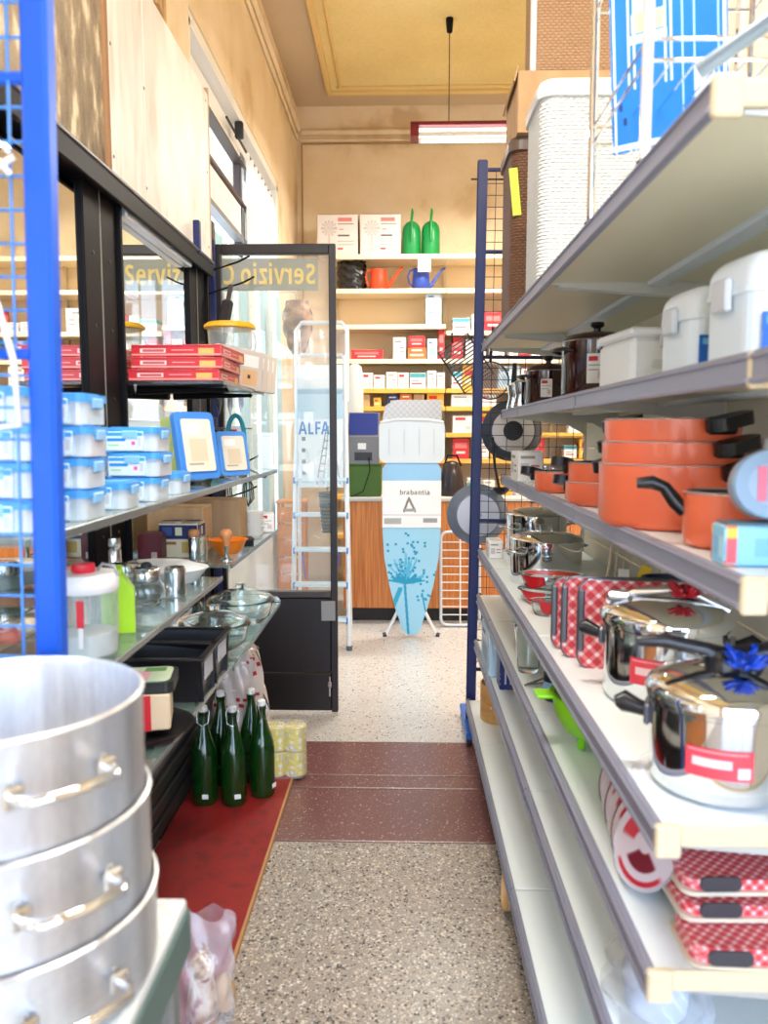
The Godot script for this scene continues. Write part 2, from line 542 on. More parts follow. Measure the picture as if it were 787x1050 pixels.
func left_window() -> void:
	# window_1 in the opening of the left wall, frame plane x = -1.14
	var wm := M(C(244, 242, 238), .4)
	var w := struct(mb().box(V(-1.1, 3.3, 5.0), Vector3(.22, .06, 2.56)).box(V(-1.1, 1.9, 3.75), Vector3(.22, 2.8, .06)).box(V(-1.1, 1.9, 6.25), Vector3(.22, 2.8, .06)).box(V(-1.1, .65, 5.0), Vector3(.24, .06, 2.6)), "window_1", wm)
	part(mb().box(V(-1.08, 3.2, 5.0), Vector3(.05, .14, 2.46), .008), "head_rail", wm, w)
	part(mb().box(V(-1.08, 2.76, 5.0), Vector3(.05, .2, 2.46), .008), "transom", wm, w)
	part(mb().box(V(-1.07, 2.875, 5.0), Vector3(.06, .02, 2.46)), "transom_bead", M(C(70, 44, 40), .5), w)
	part(mb().box(V(-1.07, 3.125, 5.0), Vector3(.06, .015, 2.46)), "head_bead", M(C(60, 50, 48), .5), w)
	part(mb().box(V(-1.07, 2.645, 5.0), Vector3(.06, .03, 2.46)), "lower_bead", M(C(120, 120, 124), .4), w)
	for d in [3.8, 5.2, 5.27, 6.2]:
		part(mb().box(V(-1.08, 1.95, d), Vector3(.05, 2.5, .05), .006), "mullion", wm if d != 5.2 else M(C(60, 50, 48), .5), w)
	for q in [[3.83, 5.17], [5.3, 6.17]]:
		for y in [[2.89, 3.12], [.7, 2.63]]:
			part(mb().box(V(-1.1, (y[0] + y[1]) * .5, (q[0] + q[1]) * .5), Vector3(.006, y[1] - y[0], q[1] - q[0])), "pane", glass, w)
	# lace curtain at the far end of the window
	var cu := thing("lace_curtain", "white net curtain gathered at the end of the side window", "curtain", V(-1.02, 3.2, 5.2))
	var cm := StandardMaterial3D.new()
	cm.albedo_color = C(246, 248, 250)
	cm.roughness = .9
	cm.backlight_enabled = true
	cm.backlight = Color(.7, .72, .74)
	part(mb().grid(60, 8, func(u, v2): return Vector3(.035 * sin(u * 46.0) * (.5 + v2 * .5), -v2 * .72, -u * .98)), "cloth", cm, cu)
	part(mb().tube([Vector3(0, .0, .55), Vector3(0, .0, -1.04)], .008, 8), "rod", M(C(70, 62, 58), .4, .6), cu)
	part(mb().box(Vector3(.02, .02, .3), Vector3(.05, .1, .04), .008), "bracket", M(C(40, 44, 48), .5), cu)
	# translucent display panels in the lower part of the window
	var pm := StandardMaterial3D.new()
	pm.albedo_color = C(168, 212, 226)
	pm.roughness = .5
	pm.backlight_enabled = true
	pm.backlight = Color(.22, .36, .4)
	var ps := thing("peg_panel_screen", "pale blue slotted display panels standing across the side window", "display panel", V(-.96, .66, 5.0))
	var holes := Image.create(16, 16, false, Image.FORMAT_RGB8)
	holes.fill(C(206, 226, 224))
	for y in range(6, 10):
		for x in range(6, 10): holes.set_pixel(x, y, C(140, 160, 160))
	var hm := T(holes, .6, 0, Vector3(30, 30, 30))
	for k in 7:
		part(mb().box(Vector3(0, .88, 1.0 - k * .33), Vector3(.012, 1.76, .325 if k % 2 == 0 else .2), .003), "panel", pm if k % 2 == 0 else hm, ps)
	for k in 6:
		part(mb().box(Vector3(.012, .88, .835 - k * .33), Vector3(.02, 1.78, .022), .003), "upright", M(C(226, 232, 234), .35, .3), ps)
	part(mb().box(Vector3(0, -.33, 0), Vector3(.02, .66, 2.4)), "lower_board", M(C(214, 220, 222), .5), ps)

const SH := [["A", .352, 1.79, .034], ["B", .442, 1.497, .036], ["C", .445, 1.21, .038], ["D", .347, .875, .034], ["E", .343, .668, .034], ["F", .335, .455, .034], ["G", .3, .175, .034]]

func gondola() -> void:
	var t := thing("shelving_unit", "long cream metal gondola shelving with grey front rails along the aisle", "shelving", V(.58, 0, 2.25))
	var o := V(.58, 0, 2.25)
	var beige := M(C(222, 206, 170), .5)
	var cream := M(C(232, 226, 206), .5)
	var bays := [[.55, .998], [1.002, 1.998], [2.002, 2.998], [3.002, 3.5]]
	for y in 6:
		for b in bays:
			part(mb().box(V(.812, .36 + y * .39, (b[0] + b[1]) * .5) - o, Vector3(.014, .386, b[1] - b[0]), .002), "back_panel", cream, t)
	for d in [.55, 1.0, 2.0, 3.0, 3.5]:
		var u := part(mb().box(V(.822, 1.22, d) - o, Vector3(.05, 2.44, .034), .003), "upright", M(C(206, 200, 186), .45, .2), t)
		var sl := mb()
		for k in 44: sl.box(V(.7965, .2 + k * .05, d) - o, Vector3(.003, .028, .006))
		part(sl, "slots", M(C(60, 56, 52), .6), u)
	for s in SH:
		for b in bays:
			if b[0] < .9 and s[0] != "B": continue
			var x0: float = s[1]
			var y: float = s[2]
			var d0: float = b[0]
			if s[0] == "A" and d0 > 1.0 and d0 < 1.5: d0 = .92
			var w := .8 - x0
			var mid: float = (d0 + b[1]) * .5
			var ln: float = b[1] - d0 - .003
			var sh := part(mb().box(V(x0 + w * .5, y - .009, mid) - o, Vector3(w, .018, ln), .002), "shelf", lam, t)
			part(mb().box(V(x0 - .004, y - s[3] * .5 + .003, mid) - o, Vector3(.012, s[3] + .006, ln), .003).box(V(x0 - .011, y - s[3] + .004, mid) - o, Vector3(.006, .008, ln), .002).box(V(x0 - .011, y - .002, mid) - o, Vector3(.006, .006, ln), .002), "price_rail", board_m, sh)
			if s[0] != "G":
				part(mb().box(V(x0 + w * .5, y - .0195, mid) - o, Vector3(w - .012, .003, ln - .006)), "underside", M(C(234, 228, 200), .4), sh)
				part(mb().box(V(x0 + .27 * w / .45, y - .024, mid) - o, Vector3(.05, .014, ln - .03), .004), "stiffener", M(C(226, 234, 238), .4), sh)
				for dd in [d0 + .012, b[1] - .012]:
					var tri := PackedVector2Array([Vector2(.8, y - .018), Vector2(x0 + .03, y - .018), Vector2(x0 + .03, y - .032), Vector2(.72, y - .06), Vector2(.79, y - .1), Vector2(.8, y - .1)])
					part(mb().at(mv(V(0, 0, dd) - o)).ext(tri, .004), "bracket", M(C(190, 190, 184), .4, .3), sh)
			else:
				part(mb().box(V(x0 + .05, .07, mid) - o, Vector3(.014, .14, ln), .002), "plinth", M(C(170, 168, 164), .5), sh)
			if d0 < 1.2:
				part(mb().box(V(x0 + w * .5, y - .012, d0 + .004) - o, Vector3(w - .02, .03, .008), .003), "end_rail", beige, sh)
				part(mb().box(V(x0 + .006, y - s[3] * .5, d0) - o, Vector3(.034, s[3] + .012, .014), .003), "end_cap", beige, sh)
			if b[1] > 3.4:
				part(mb().box(V(x0 + .0, y - s[3] * .5 + .004, 3.502) - o, Vector3(.024, s[3] + .006, .012), .003), "end_cap", M(C(46, 48, 54), .5), sh)

func vitrine() -> void:
	var o := V(-.9, 0, 2.2)
	var t := thing("display_cabinet", "tall black mirror-backed display cabinet with glass shelves", "cabinet", o)
	var wf := M(C(66, 62, 62), .4)
	for q in [[.0, 1.0], [1.04, 2.15], [2.4, 3.2]]:
		part(mb().box(V(-.885, 1.13, (q[0] + q[1]) * .5) - o, Vector3(.012, 1.86, q[1] - q[0])), "mirror", mirror, t)
	for q in [[2.15, 2.4], [3.2, 3.45], [.0, .0]]:
		if q[1] == 0.0: continue
		var m: float = (q[0] + q[1]) * .5
		for s in [-1, 1]:
			var p := part(mb().box(V(-.89, 1.1, m + s * .062) - o, Vector3(.046, 2.08, .118), .004), "post", black_m, t)
			for k in 9:
				part(mb().at(rot(Vector3(0, 0, 1), -90, V(-.867, .3 + k * .2, m + s * .062) - o)).lathe([Vector2(0, .003), Vector2(.005, .002), Vector2(.006, 0)], 8), "screw", M(C(16, 16, 18), .3, .4), p)
		part(mb().box(V(-.87, 1.1, m) - o, Vector3(.008, 2.0, .003)), "joint_strip", M(C(150, 148, 140), .4, .4), t)
		part(mb().box(V(-.885, 1.1, q[1] + .012) - o, Vector3(.06, 2.1, .02), .003), "side_fin", black_m, t)
	part(mb().box(V(-.895, 2.1, 1.74) - o, Vector3(.13, .03, 3.44), .004).box(V(-.835, 2.1, 1.74) - o, Vector3(.014, .06, 3.44), .003), "header", black_m, t)
	part(mb().box(V(-.832, 2.133, 1.74) - o, Vector3(.018, .012, 3.44), .003), "header_trim", wf, t)
	part(mb().box(V(-.862, 2.07, 2.8) - o, Vector3(.036, .03, .74), .005), "light_fitting", M(C(206, 216, 226), .25, .4), t)
	part(mb().box(V(-.86, 2.083, 1.9) - o, Vector3(.03, .02, .1), .004), "name_plate", M(C(200, 186, 150), .5), t)
	part(mb().box(V(-.93, .12, 1.7) - o, Vector3(.18, .24, 3.4), .004), "plinth", M(C(36, 36, 36), .5), t)
	for k in 3:
		part(mb().box(V(-.836, .05 + k * .07, 1.7) - o, Vector3(.014, .05, 3.4), .004), "plinth_slat", M(C(52, 54, 48), .45), t)
	# glass shelves on black arms
	var gm := M(Color(.6, .72, .69, .2), .02)
	for s in [[1.25, 1.08, 3.22, .012], [.985, 1.08, 2.22, .01], [1.0, 2.34, 3.22, .01], [.7, 1.08, 2.29, .01], [.68, 2.34, 3.26, .01], [1.56, 2.42, 3.1, .01], [.5, 1.08, 1.86, .01]]:
		var x0 := -.64 if s[0] < .6 else -.53 if s[0] < 1.5 else -.56
		var sh := part(mb().box(V((x0 - .875) * .5, s[0] - s[3] * .5, (s[1] + s[2]) * .5) - o, Vector3(x0 + .875, s[3], s[2] - s[1]), .001), "glass_shelf", gm if s[0] < 1.5 and s[0] > .6 else M(C(40, 40, 44, 200), .2), t)
		part(mb().box(V(x0 + .004, s[0] - s[3] * .5, (s[1] + s[2]) * .5) - o, Vector3(.006, s[3] + .005, s[2] - s[1]), .002), "edge_trim", M(C(120, 132, 134), .25, .5), sh)
		for d in [s[1] + .14, s[2] - .14]:
			part(mb().tube([V(-.87, s[0] - .02, d) - o, V(x0 - .02, s[0] - .02, d) - o], [.016, .006], 8).lathe([Vector2(0, -.01), Vector2(.01, 0), Vector2(0, .01)], 8, V(x0 - .02, s[0] - .02, d) - o), "arm", black_m, sh)
	# weathered board and white panels fixed on the wall over the cabinet
	var wb := single(mb().box(Vector3(0, .45, 0), Vector3(.02, .9, 1.12), .002), "weathered_board", T(mottled(512, [C(112, 96, 78), C(128, 112, 92), C(136, 120, 98), C(146, 128, 104), C(178, 160, 130), C(214, 198, 168)], .012, 61, 2.4, .7, .08), .85), "weathered brown board with pale peeled streaks above the cabinet", "board", V(-.875, 2.14, 1.8))
	part(mb().box(Vector3(.005, .45, -.54), Vector3(.03, .9, .03), .003), "batten", M(C(150, 110, 72), .7), wb)
	part(mb().box(Vector3(.0, .45, .9), Vector3(.02, .9, .68), .002), "side_board", wb.material_override, wb)
	var wp := thing("cladding_panel", "two large dirty white panels screwed to the wall over the cabinet", "panel", V(-.875, 2.14, 2.97))
	var pm := T(mottled(512, [C(212, 202, 190), C(228, 220, 212), C(236, 228, 222), C(240, 234, 228)], .006, 62, 1.2, .5, .02), .55)
	part(mb().box(Vector3(0, .37, .43), Vector3(.016, .74, .325), .002), "panel", pm, wp)
	part(mb().box(Vector3(0, .37, -.17), Vector3(.016, .74, .865), .002), "panel", pm, wp)
	for y in [.08, .4, .7]:
		for z in [.57, .27, -.57]:
			part(mb().at(rot(Vector3(0, 0, 1), -90, Vector3(.009, y, z))).lathe([Vector2(0, .002), Vector2(.005, .001), Vector2(.006, -.001)], 8), "screw", M(C(130, 116, 100), .4, .6), wp)
	part(mb().box(Vector3(-.04, .385, -.612), Vector3(.1, .77, .014), .002), "end_board", M(C(190, 166, 136), .7), wp)

func open_door() -> void:
	var o := V(-.6, 0, 3.78)
	var dk := M(C(26, 19, 19), .4)
	var t := thing("glass_door", "black framed glass door standing open across the window side", "door", o)
	var x0 := -.9
	var x1 := -.325
	for x in [x0 + .016, x1 - .016]:
		part(mb().box(V(x, 1.15, 3.78) - o, Vector3(.032, 2.27, .04), .003), "stile", dk, t)
	part(mb().box(V((x0 + x1) * .5, 2.262, 3.78) - o, Vector3(x1 - x0 - .064, .046, .04), .003), "top_rail", dk, t)
	part(mb().box(V((x0 + x1) * .5, .61, 3.78) - o, Vector3(x1 - x0 - .064, .03, .05), .003), "glazing_bar", M(C(70, 64, 62), .3), t)
	part(mb().box(V((x0 + x1) * .5, .405, 3.775) - o, Vector3(x1 - x0 - .064, .375, .03), .004), "panel", dk, t)
	part(mb().box(V((x0 + x1) * .5, .118, 3.775) - o, Vector3(x1 - x0 - .064, .19, .03), .004), "panel", dk, t)
	part(mb().box(V((x0 + x1) * .5, 1.43, 3.785) - o, Vector3(x1 - x0 - .066, 1.6, .006)), "pane", glass, t)
	part(mb().box(V(x1 - .045, .53, 3.757) - o, Vector3(.07, .1, .004), .002), "plate", M(C(150, 148, 142), .35, .5), t)
	part(mb().box(V(x1 - .04, .16, 3.752) - o, Vector3(.018, .03, .012), .003).tube([V(x1 - .04, .2, 3.755) - o, V(x1 - .04, .1, 3.752) - o], .005, 6), "bolt", steel, t)
	# sticker band with lettering on the far side of the glass
	var bd := part(mb().box(V(-.645, 2.15, 3.796) - o, Vector3(.47, .15, .002)), "sticker_band", M(Color(.56, .57, .5, .86), .5), t)
	text(bd, "Servizio C", .098, V(-.645, 2.15, 3.7915) - o, Basis(Vector3.UP, PI), M(C(246, 208, 70), .5), "lettering", .44)
	# the corner post the door hangs on
	single(mb().box(Vector3(0, 1.2, 0), Vector3(.05, 2.4, .05), .004), "door_post", dk, "black hinge post at the open door beside the white panels", "post", V(-.93, 0, 3.8))

func counter() -> void:
	var o := V(.4, 0, 6.0)
	var t := thing("shop_counter", "orange-brown wood veneered shop counter with grey top", "counter", o)
	for k in 4:
		part(mb().box(V(-.2 + k * .5, .5, 5.73) - o, Vector3(.495, .8, .02), .002), "front_panel", wood, t)
	part(mb().box(V(.55, .5, 6.02) - o, Vector3(1.98, .8, .54)), "carcass", M(C(150, 96, 52), .6), t)
	part(mb().box(V(.55, .05, 6.0) - o, Vector3(1.96, .1, .5)), "plinth", M(C(30, 26, 26), .6), t)
	part(mb().box(V(.55, .915, 5.99) - o, Vector3(2.02, .03, .6), .006), "worktop", M(C(196, 190, 184), .4), t)

const BY := [2.93, 2.64, 2.335, 2.04, 1.785, 1.63, 1.4, 1.17, .85, .5]
func back_shelving() -> void:
	var o := V(.86, 0, 7.1)
	var t := thing("storage_shelving", "tall cream wall shelving with orange edged lower shelves behind the counter", "shelving", o)
	var cr := M(C(238, 218, 184), .6)
	var bays := [[-.62, .36], [.366, 1.35], [1.356, 2.34]]
	for x in [-.63, .363, 1.353, 2.35]:
		part(mb().box(V(x, 1.5, 7.27) - o, Vector3(.03, 3.0, .05), .003), "upright", M(C(206, 186, 150), .5), t)
	for b in bays:
		part(mb().box(V((b[0] + b[1]) * .5, 1.5, 7.31) - o, Vector3(b[1] - b[0], 2.9, .02)), "back_panel", M(C(228, 204, 164), .6), t)
		for i in BY.size():
			var y: float = BY[i]
			if b[0] > .3 and i == 2: y = 2.28
			var sh := part(mb().box(V((b[0] + b[1]) * .5, y - .011, 7.1) - o, Vector3(b[1] - b[0], .022, .38), .002), "shelf", cr, t)
			part(mb().box(V((b[0] + b[1]) * .5, y - .018, 6.906) - o, Vector3(b[1] - b[0], .04, .012), .003), "price_rail", M(C(246, 228, 196), .5) if i < 4 else M(C(240, 178, 74), .5), sh)

var pk := {}
func make_prints() -> void:
	var w := C(240, 236, 230)
	var r := C(200, 36, 44)
	var g := C(150, 146, 144)
	pk["white_red"] = T(card(32, 32, w, [[.1, .12, .5, .16, r], [.1, .4, .8, .06, g], [.1, .55, .6, .06, g], [.62, .62, .3, .28, C(220, 190, 180)]]))
	pk["white_grey"] = T(card(32, 32, w, [[.1, .15, .6, .12, g], [.1, .4, .35, .4, C(200, 196, 192)], [.55, .45, .35, .08, C(190, 120, 110)], [.55, .65, .35, .08, g]]))
	pk["blue"] = T(card(32, 32, C(190, 218, 234), [[.1, .1, .8, .25, C(230, 242, 248)], [.2, .45, .6, .4, C(150, 190, 214)], [.15, .15, .4, .1, C(60, 110, 170)]]))
	pk["red"] = T(card(32, 32, C(196, 40, 50), [[.1, .2, .8, .3, C(226, 120, 116)], [.2, .65, .6, .15, C(240, 220, 210)]]))
	pk["brown"] = cardb
	pk["yellow"] = T(card(32, 32, C(236, 176, 50), [[.1, .2, .5, .25, C(206, 50, 40)], [.15, .6, .7, .2, C(250, 236, 200)]]))
	pk["teal"] = T(card(32, 32, w, [[0, 0, 1, .3, C(70, 160, 170)], [.1, .45, .5, .1, g], [.1, .65, .7, .1, r]]))
	pk["navy"] = T(card(32, 32, C(34, 48, 108), [[.15, .2, .7, .12, C(220, 226, 236)], [.3, .5, .35, .3, C(236, 208, 90)]]))
	pk["orange"] = T(card(32, 32, C(206, 110, 50), [[.1, .55, .8, .2, C(240, 226, 200)], [.2, .15, .6, .15, C(250, 240, 220)]]))

func pbox(kind: String, what: String, at: Vector3, s: Vector3, turn := 0.0, group := "", called := "carton") -> MeshInstance3D:
	var b := mb().box(Vector3(0, s.y * .5, 0), s, minf(.004, s.y * .06))
	# folded top flaps
	b.box(Vector3(0, s.y, 0), Vector3(s.x * .96, .0012, s.z * .46)).box(Vector3(0, s.y + .0008, s.z * .25), Vector3(s.x * .96, .0012, s.z * .44))
	return single(b, called, pk[kind], what, "box", at, turn, group)

func watering_can(col: Color, label: String, at: Vector3, turn: float) -> Node3D:
	var m := M(col, .35)
	var t := thing("watering_can", label, "watering can", at, turn)
	part(mb().lathe([Vector2(0, 0), Vector2(.07, 0), Vector2(.078, .01), Vector2(.075, .1), Vector2(.07, .17), Vector2(.072, .178), Vector2(.066, .18), Vector2(.06, .17), Vector2(0, .165)], 24), "body", m, t)
	part(mb().tube([Vector3(.06, .03, 0), Vector3(.1, .06, 0), Vector3(.15, .14, 0), Vector3(.19, .19, 0), Vector3(.215, .2, 0)], [.022, .017, .012, .009, .011], 10), "spout", m, t)
	part(mb().tube([Vector3(-.06, .03, 0), Vector3(-.1, .06, 0), Vector3(-.115, .12, 0), Vector3(-.1, .17, 0), Vector3(-.05, .19, 0), Vector3(.02, .18, 0)], .008, 8), "handle", m, t)
	return t

func back_goods() -> void:
	var fan := card(96, 96, C(222, 212, 208), [[.52, .08, .36, .1, C(214, 120, 116)], [.52, .22, .4, .03, C(120, 110, 110)], [.55, .36, .12, .03, C(200, 100, 100)], [.52, .5, .3, .05, C(90, 80, 80)], [.5, .66, .42, .03, C(170, 160, 160)], [.5, .74, .42, .03, C(170, 160, 160)], [.5, .84, .14, .05, C(206, 60, 60)]])
	for y in 96:
		for x in 96:
			var q := Vector2(x - 27, y - 32)
			var l := q.length()
			if l < 20 and (int(l) % 4 == 0 or int(q.angle() * 6) % 3 == 0): fan.set_pixel(x, y, C(186, 176, 174))
			if absi(x - 27) < 3 and y > 50 and y < 84: fan.set_pixel(x, y, C(200, 190, 188))
			if absi(x - 27) < 12 and y >= 82 and y < 88: fan.set_pixel(x, y, C(200, 190, 188))
	var fm := T(fan, .6)
	for k in 2:
		var t := thing("fan_carton", ["white carton printed with a table fan and dark top next to side wall", "white carton printed with a table fan beside the green watering cans"][k], "box", V(-.578 + k * .37, 2.931, 7.06), 0, "fan cartons on the top shelf")
		part(mb().box(Vector3(0, .172, 0), Vector3(.35, .34, .26), .004), "carton", fm, t)
		part(mb().box(Vector3(0, .3425, .065), Vector3(.34, .002, .125)).box(Vector3(0, .3425, -.065), Vector3(.34, .002, .125)), "top_flap", M(C(120, 76, 52), .8), t)
	for k in 2:
		var t := thing("tall_watering_can", ["green plastic long-bodied watering can touching the fan carton", "green plastic watering can at the outer end of the top shelf"][k], "watering can", V(.062 + k * .168, 2.931, 7.04), 0, "green watering cans on the top shelf")
		var gm := M(C(20, 140, 70), .32)
		part(mb().lathe([Vector2(0, 0), Vector2(.074, 0), Vector2(.08, .012), Vector2(.08, .22), Vector2(.072, .262), Vector2(.05, .292), Vector2(.022, .306), Vector2(0, .308)], 24), "body", gm, t)
		part(mb().tube([Vector3(0, .12, .076), Vector3(0, .2, .092), Vector3(.0, .31, .076), Vector3(.006, .37, .056), Vector3(.004, .4, .046)], [.016, .014, .012, .012, .007], 10), "spout", gm, t)
		part(mb().tube([Vector3(0, .05, -.07), Vector3(0, .1, -.11), Vector3(0, .22, -.11), Vector3(0, .27, -.04)], .01, 8), "handle", gm, t)
	watering_can(C(236, 74, 34), "orange-red plastic watering can on the second shelf", V(-.225, 2.641, 7.02), 0)
	watering_can(C(48, 76, 166), "blue plastic watering can on the second shelf", V(.145, 2.641, 7.02), 8)
	var bg := thing("bin_bag_pack", "pack of black plastic bags in crinkled film on the second shelf", "bag", V(-.465, 2.641, 7.08))
	part(mb().grid(24, 16, func(u, v2): return Vector3(cos(u * TAU) * (.12 + .012 * sin(v2 * 19 + u * 30)), .005 + v2 * .255 + .012 * sin(u * 40), sin(u * TAU) * (.1 + .01 * sin(v2 * 23 - u * 21)) * (1.0 - .3 * v2))).grid(8, 4, func(u, v2): return Vector3((u - .5) * .2, .255 + .01 * sin(u * 9 + v2 * 5), (v2 - .5) * .12)), "crinkled_body", M(C(30, 28, 30), .25), bg)
	single(mb().box(Vector3(0, -.06, 0), Vector3(.11, .12, .003), .001), "price_card", pk["white_grey"], "white price card hanging from the top shelf edge", "card", V(.17, 2.9, 6.895))
	var G := "cartons behind the counter"
	# shelf rows: [kind, x0, w, h, y-index, lift, phrase]
	var rows := [
		["blue", .185, .14, .13, 2, 0.0, "pale blue carton, lower of two, at the end of the third shelf"], ["blue", .185, .14, .14, 2, .132, "pale blue carton stacked on its twin on the third shelf"],
		["red", -.465, .28, .085, 3, 0.0, "flat red carton lying alone on the fourth shelf"], ["white_grey", -.1, .115, .19, 3, 0.0, "white and grey carton beside the red and brown stack"],
		["orange", .03, .165, .1, 3, 0.0, "orange-brown carton under a red carton on the fourth shelf"], ["red", .035, .15, .1, 3, .103, "red carton resting on the orange-brown carton"],
		["blue", .2, .09, .18, 3, 0.0, "slim white and blue carton by the tall red carton"], ["red", .298, .055, .27, 3, 0.0, "tall narrow red carton at the shelf end"],
		["brown", -.5, .125, .19, 4, 0.0, "plain brown cardboard carton on the first orange-edged shelf"],
		["white_red", -.372, .1, .14, 4, 0.0, ""], ["white_red", -.268, .1, .12, 4, 0.0, ""], ["white_grey", -.16, .1, .145, 4, 0.0, ""], ["white_red", -.058, .1, .14, 4, 0.0, ""], ["teal", .048, .145, .14, 4, 0.0, "white carton with teal top band on the orange-edged shelf"], ["white_grey", .2, .085, .16, 4, 0.0, ""], ["white_grey", .288, .07, .14, 4, 0.0, ""],
		["red", -.55, .1, .1, 5, 0.0, ""], ["brown", -.4, .1, .11, 5, 0.0, ""], ["navy", -.15, .1, .11, 5, 0.0, ""], ["yellow", -.27, .07, .08, 5, 0.0, ""], ["orange", -.04, .11, .11, 5, 0.0, ""], ["brown", .08, .1, .11, 5, 0.0, ""], ["yellow", .2, .15, .12, 5, 0.0, "large yellow carton with red print behind the ironing board"],
		["white_grey", -.5, .1, .12, 6, 0.0, ""], ["yellow", -.38, .1, .1, 6, 0.0, ""], ["red", -.2, .1, .12, 6, 0.0, ""], ["white_red", .22, .1, .13, 6, 0.0, ""],
		["white_red", -.5, .12, .12, 7, 0.0, ""], ["brown", .1, .12, .12, 7, 0.0, ""], ["white_grey", .24, .1, .12, 7, 0.0, ""]]
	var phr := {"white_red": "small white carton with red print", "white_grey": "small white carton with grey print", "blue": "pale blue carton", "red": "small red carton", "brown": "small brown carton", "yellow": "small yellow carton", "teal": "small teal banded carton", "navy": "small navy carton", "orange": "small orange carton"}
	var ORD := ["top", "second", "third", "fourth", "fifth", "sixth", "seventh", "eighth", "ninth", "tenth"]
	for r in rows:
		pbox(r[0], r[6] if r[6] != "" else phr[r[0]] + ", " + ORD[r[4]] + " wall shelf, bay by the fan cartons", V(r[1] + r[2] * .5, BY[r[4]] + r[5] + .0005, 7.0 + rng.randf() * .02), Vector3(r[2] - .003, r[3], .14), 0, G)
	# bays to the right, seen past the blue grid and in the mirror
	var kinds := ["white_red", "white_grey", "red", "white_red", "yellow", "blue", "teal", "red", "white_grey", "orange"]
	for b in [[.4, 1.32], [1.4, 2.3]]:
		for i in range(2, 9):
			var y: float = BY[i] if i != 2 else 2.28
			var x: float = b[0] + rng.randf() * .05
			while x < b[1] - .14:
				var w := rng.randf_range(.08, .2)
				var gap: float = (BY[i - 1] if i != 3 else 2.28) - y - .05
				var h := minf(gap, rng.randf_range(.09, .24))
				var kd: String = kinds[rng.randi() % kinds.size()]
				pbox(kd, phr[kd] + ", " + ORD[i] + " wall shelf, " + ("bay beyond the blue grid" if b[0] < 1.0 else "bay by the right wall"), V(x + w * .5, y + .0005, 7.0 + rng.randf() * .03), Vector3(w - .004, h, .15), 0, G)
				x += w + (rng.randf_range(.0, .04) if rng.randf() < .8 else .15)

func big_pot(label: String, at: Vector3, r: float, h: float) -> void:
	var t := thing("stock_pot", label, "pot", at, 0, "stacked aluminium pots")
	part(mb().lathe([Vector2(0, 0), Vector2(r - .012, 0), Vector2(r - .004, .006), Vector2(r - .001, .02), Vector2(r, h - .006), Vector2(r + .002, h), Vector2(r - .002, h + .002), Vector2(r - .004, h - .006), Vector2(r - .005, .02), Vector2(r - .014, .005), Vector2(0, .004)], 72), "shell", brushed, t)
	for s in [0.0, 180.0]:
		var b := Basis(Vector3.UP, deg_to_rad(s - 42.0))
		var hd := part(mb().at(Transform3D(b, Vector3(0, h - .05, 0))).tube([Vector3(r, 0, .045), Vector3(r + .018, .003, .046), Vector3(r + .034, .006, .038), Vector3(r + .038, .006, 0), Vector3(r + .034, .006, -.038), Vector3(r + .018, .003, -.046), Vector3(r, 0, -.045)], .0055, 8), "handle", chrome, t)
		for z in [.045, -.045]:
			part(mb().at(Transform3D(b, Vector3(0, h - .05, 0))).box(Vector3(r + .001, 0, z), Vector3(.005, .022, .02), .003), "handle_plate", steel, hd)
			for y in [-.01, .01]:
				part(mb().at(Transform3D(b, Vector3(0, h - .05 + y, 0))).box(Vector3(r - .0055, 0, z), Vector3(.003, .007, .007), .001), "rivet", steel, hd)

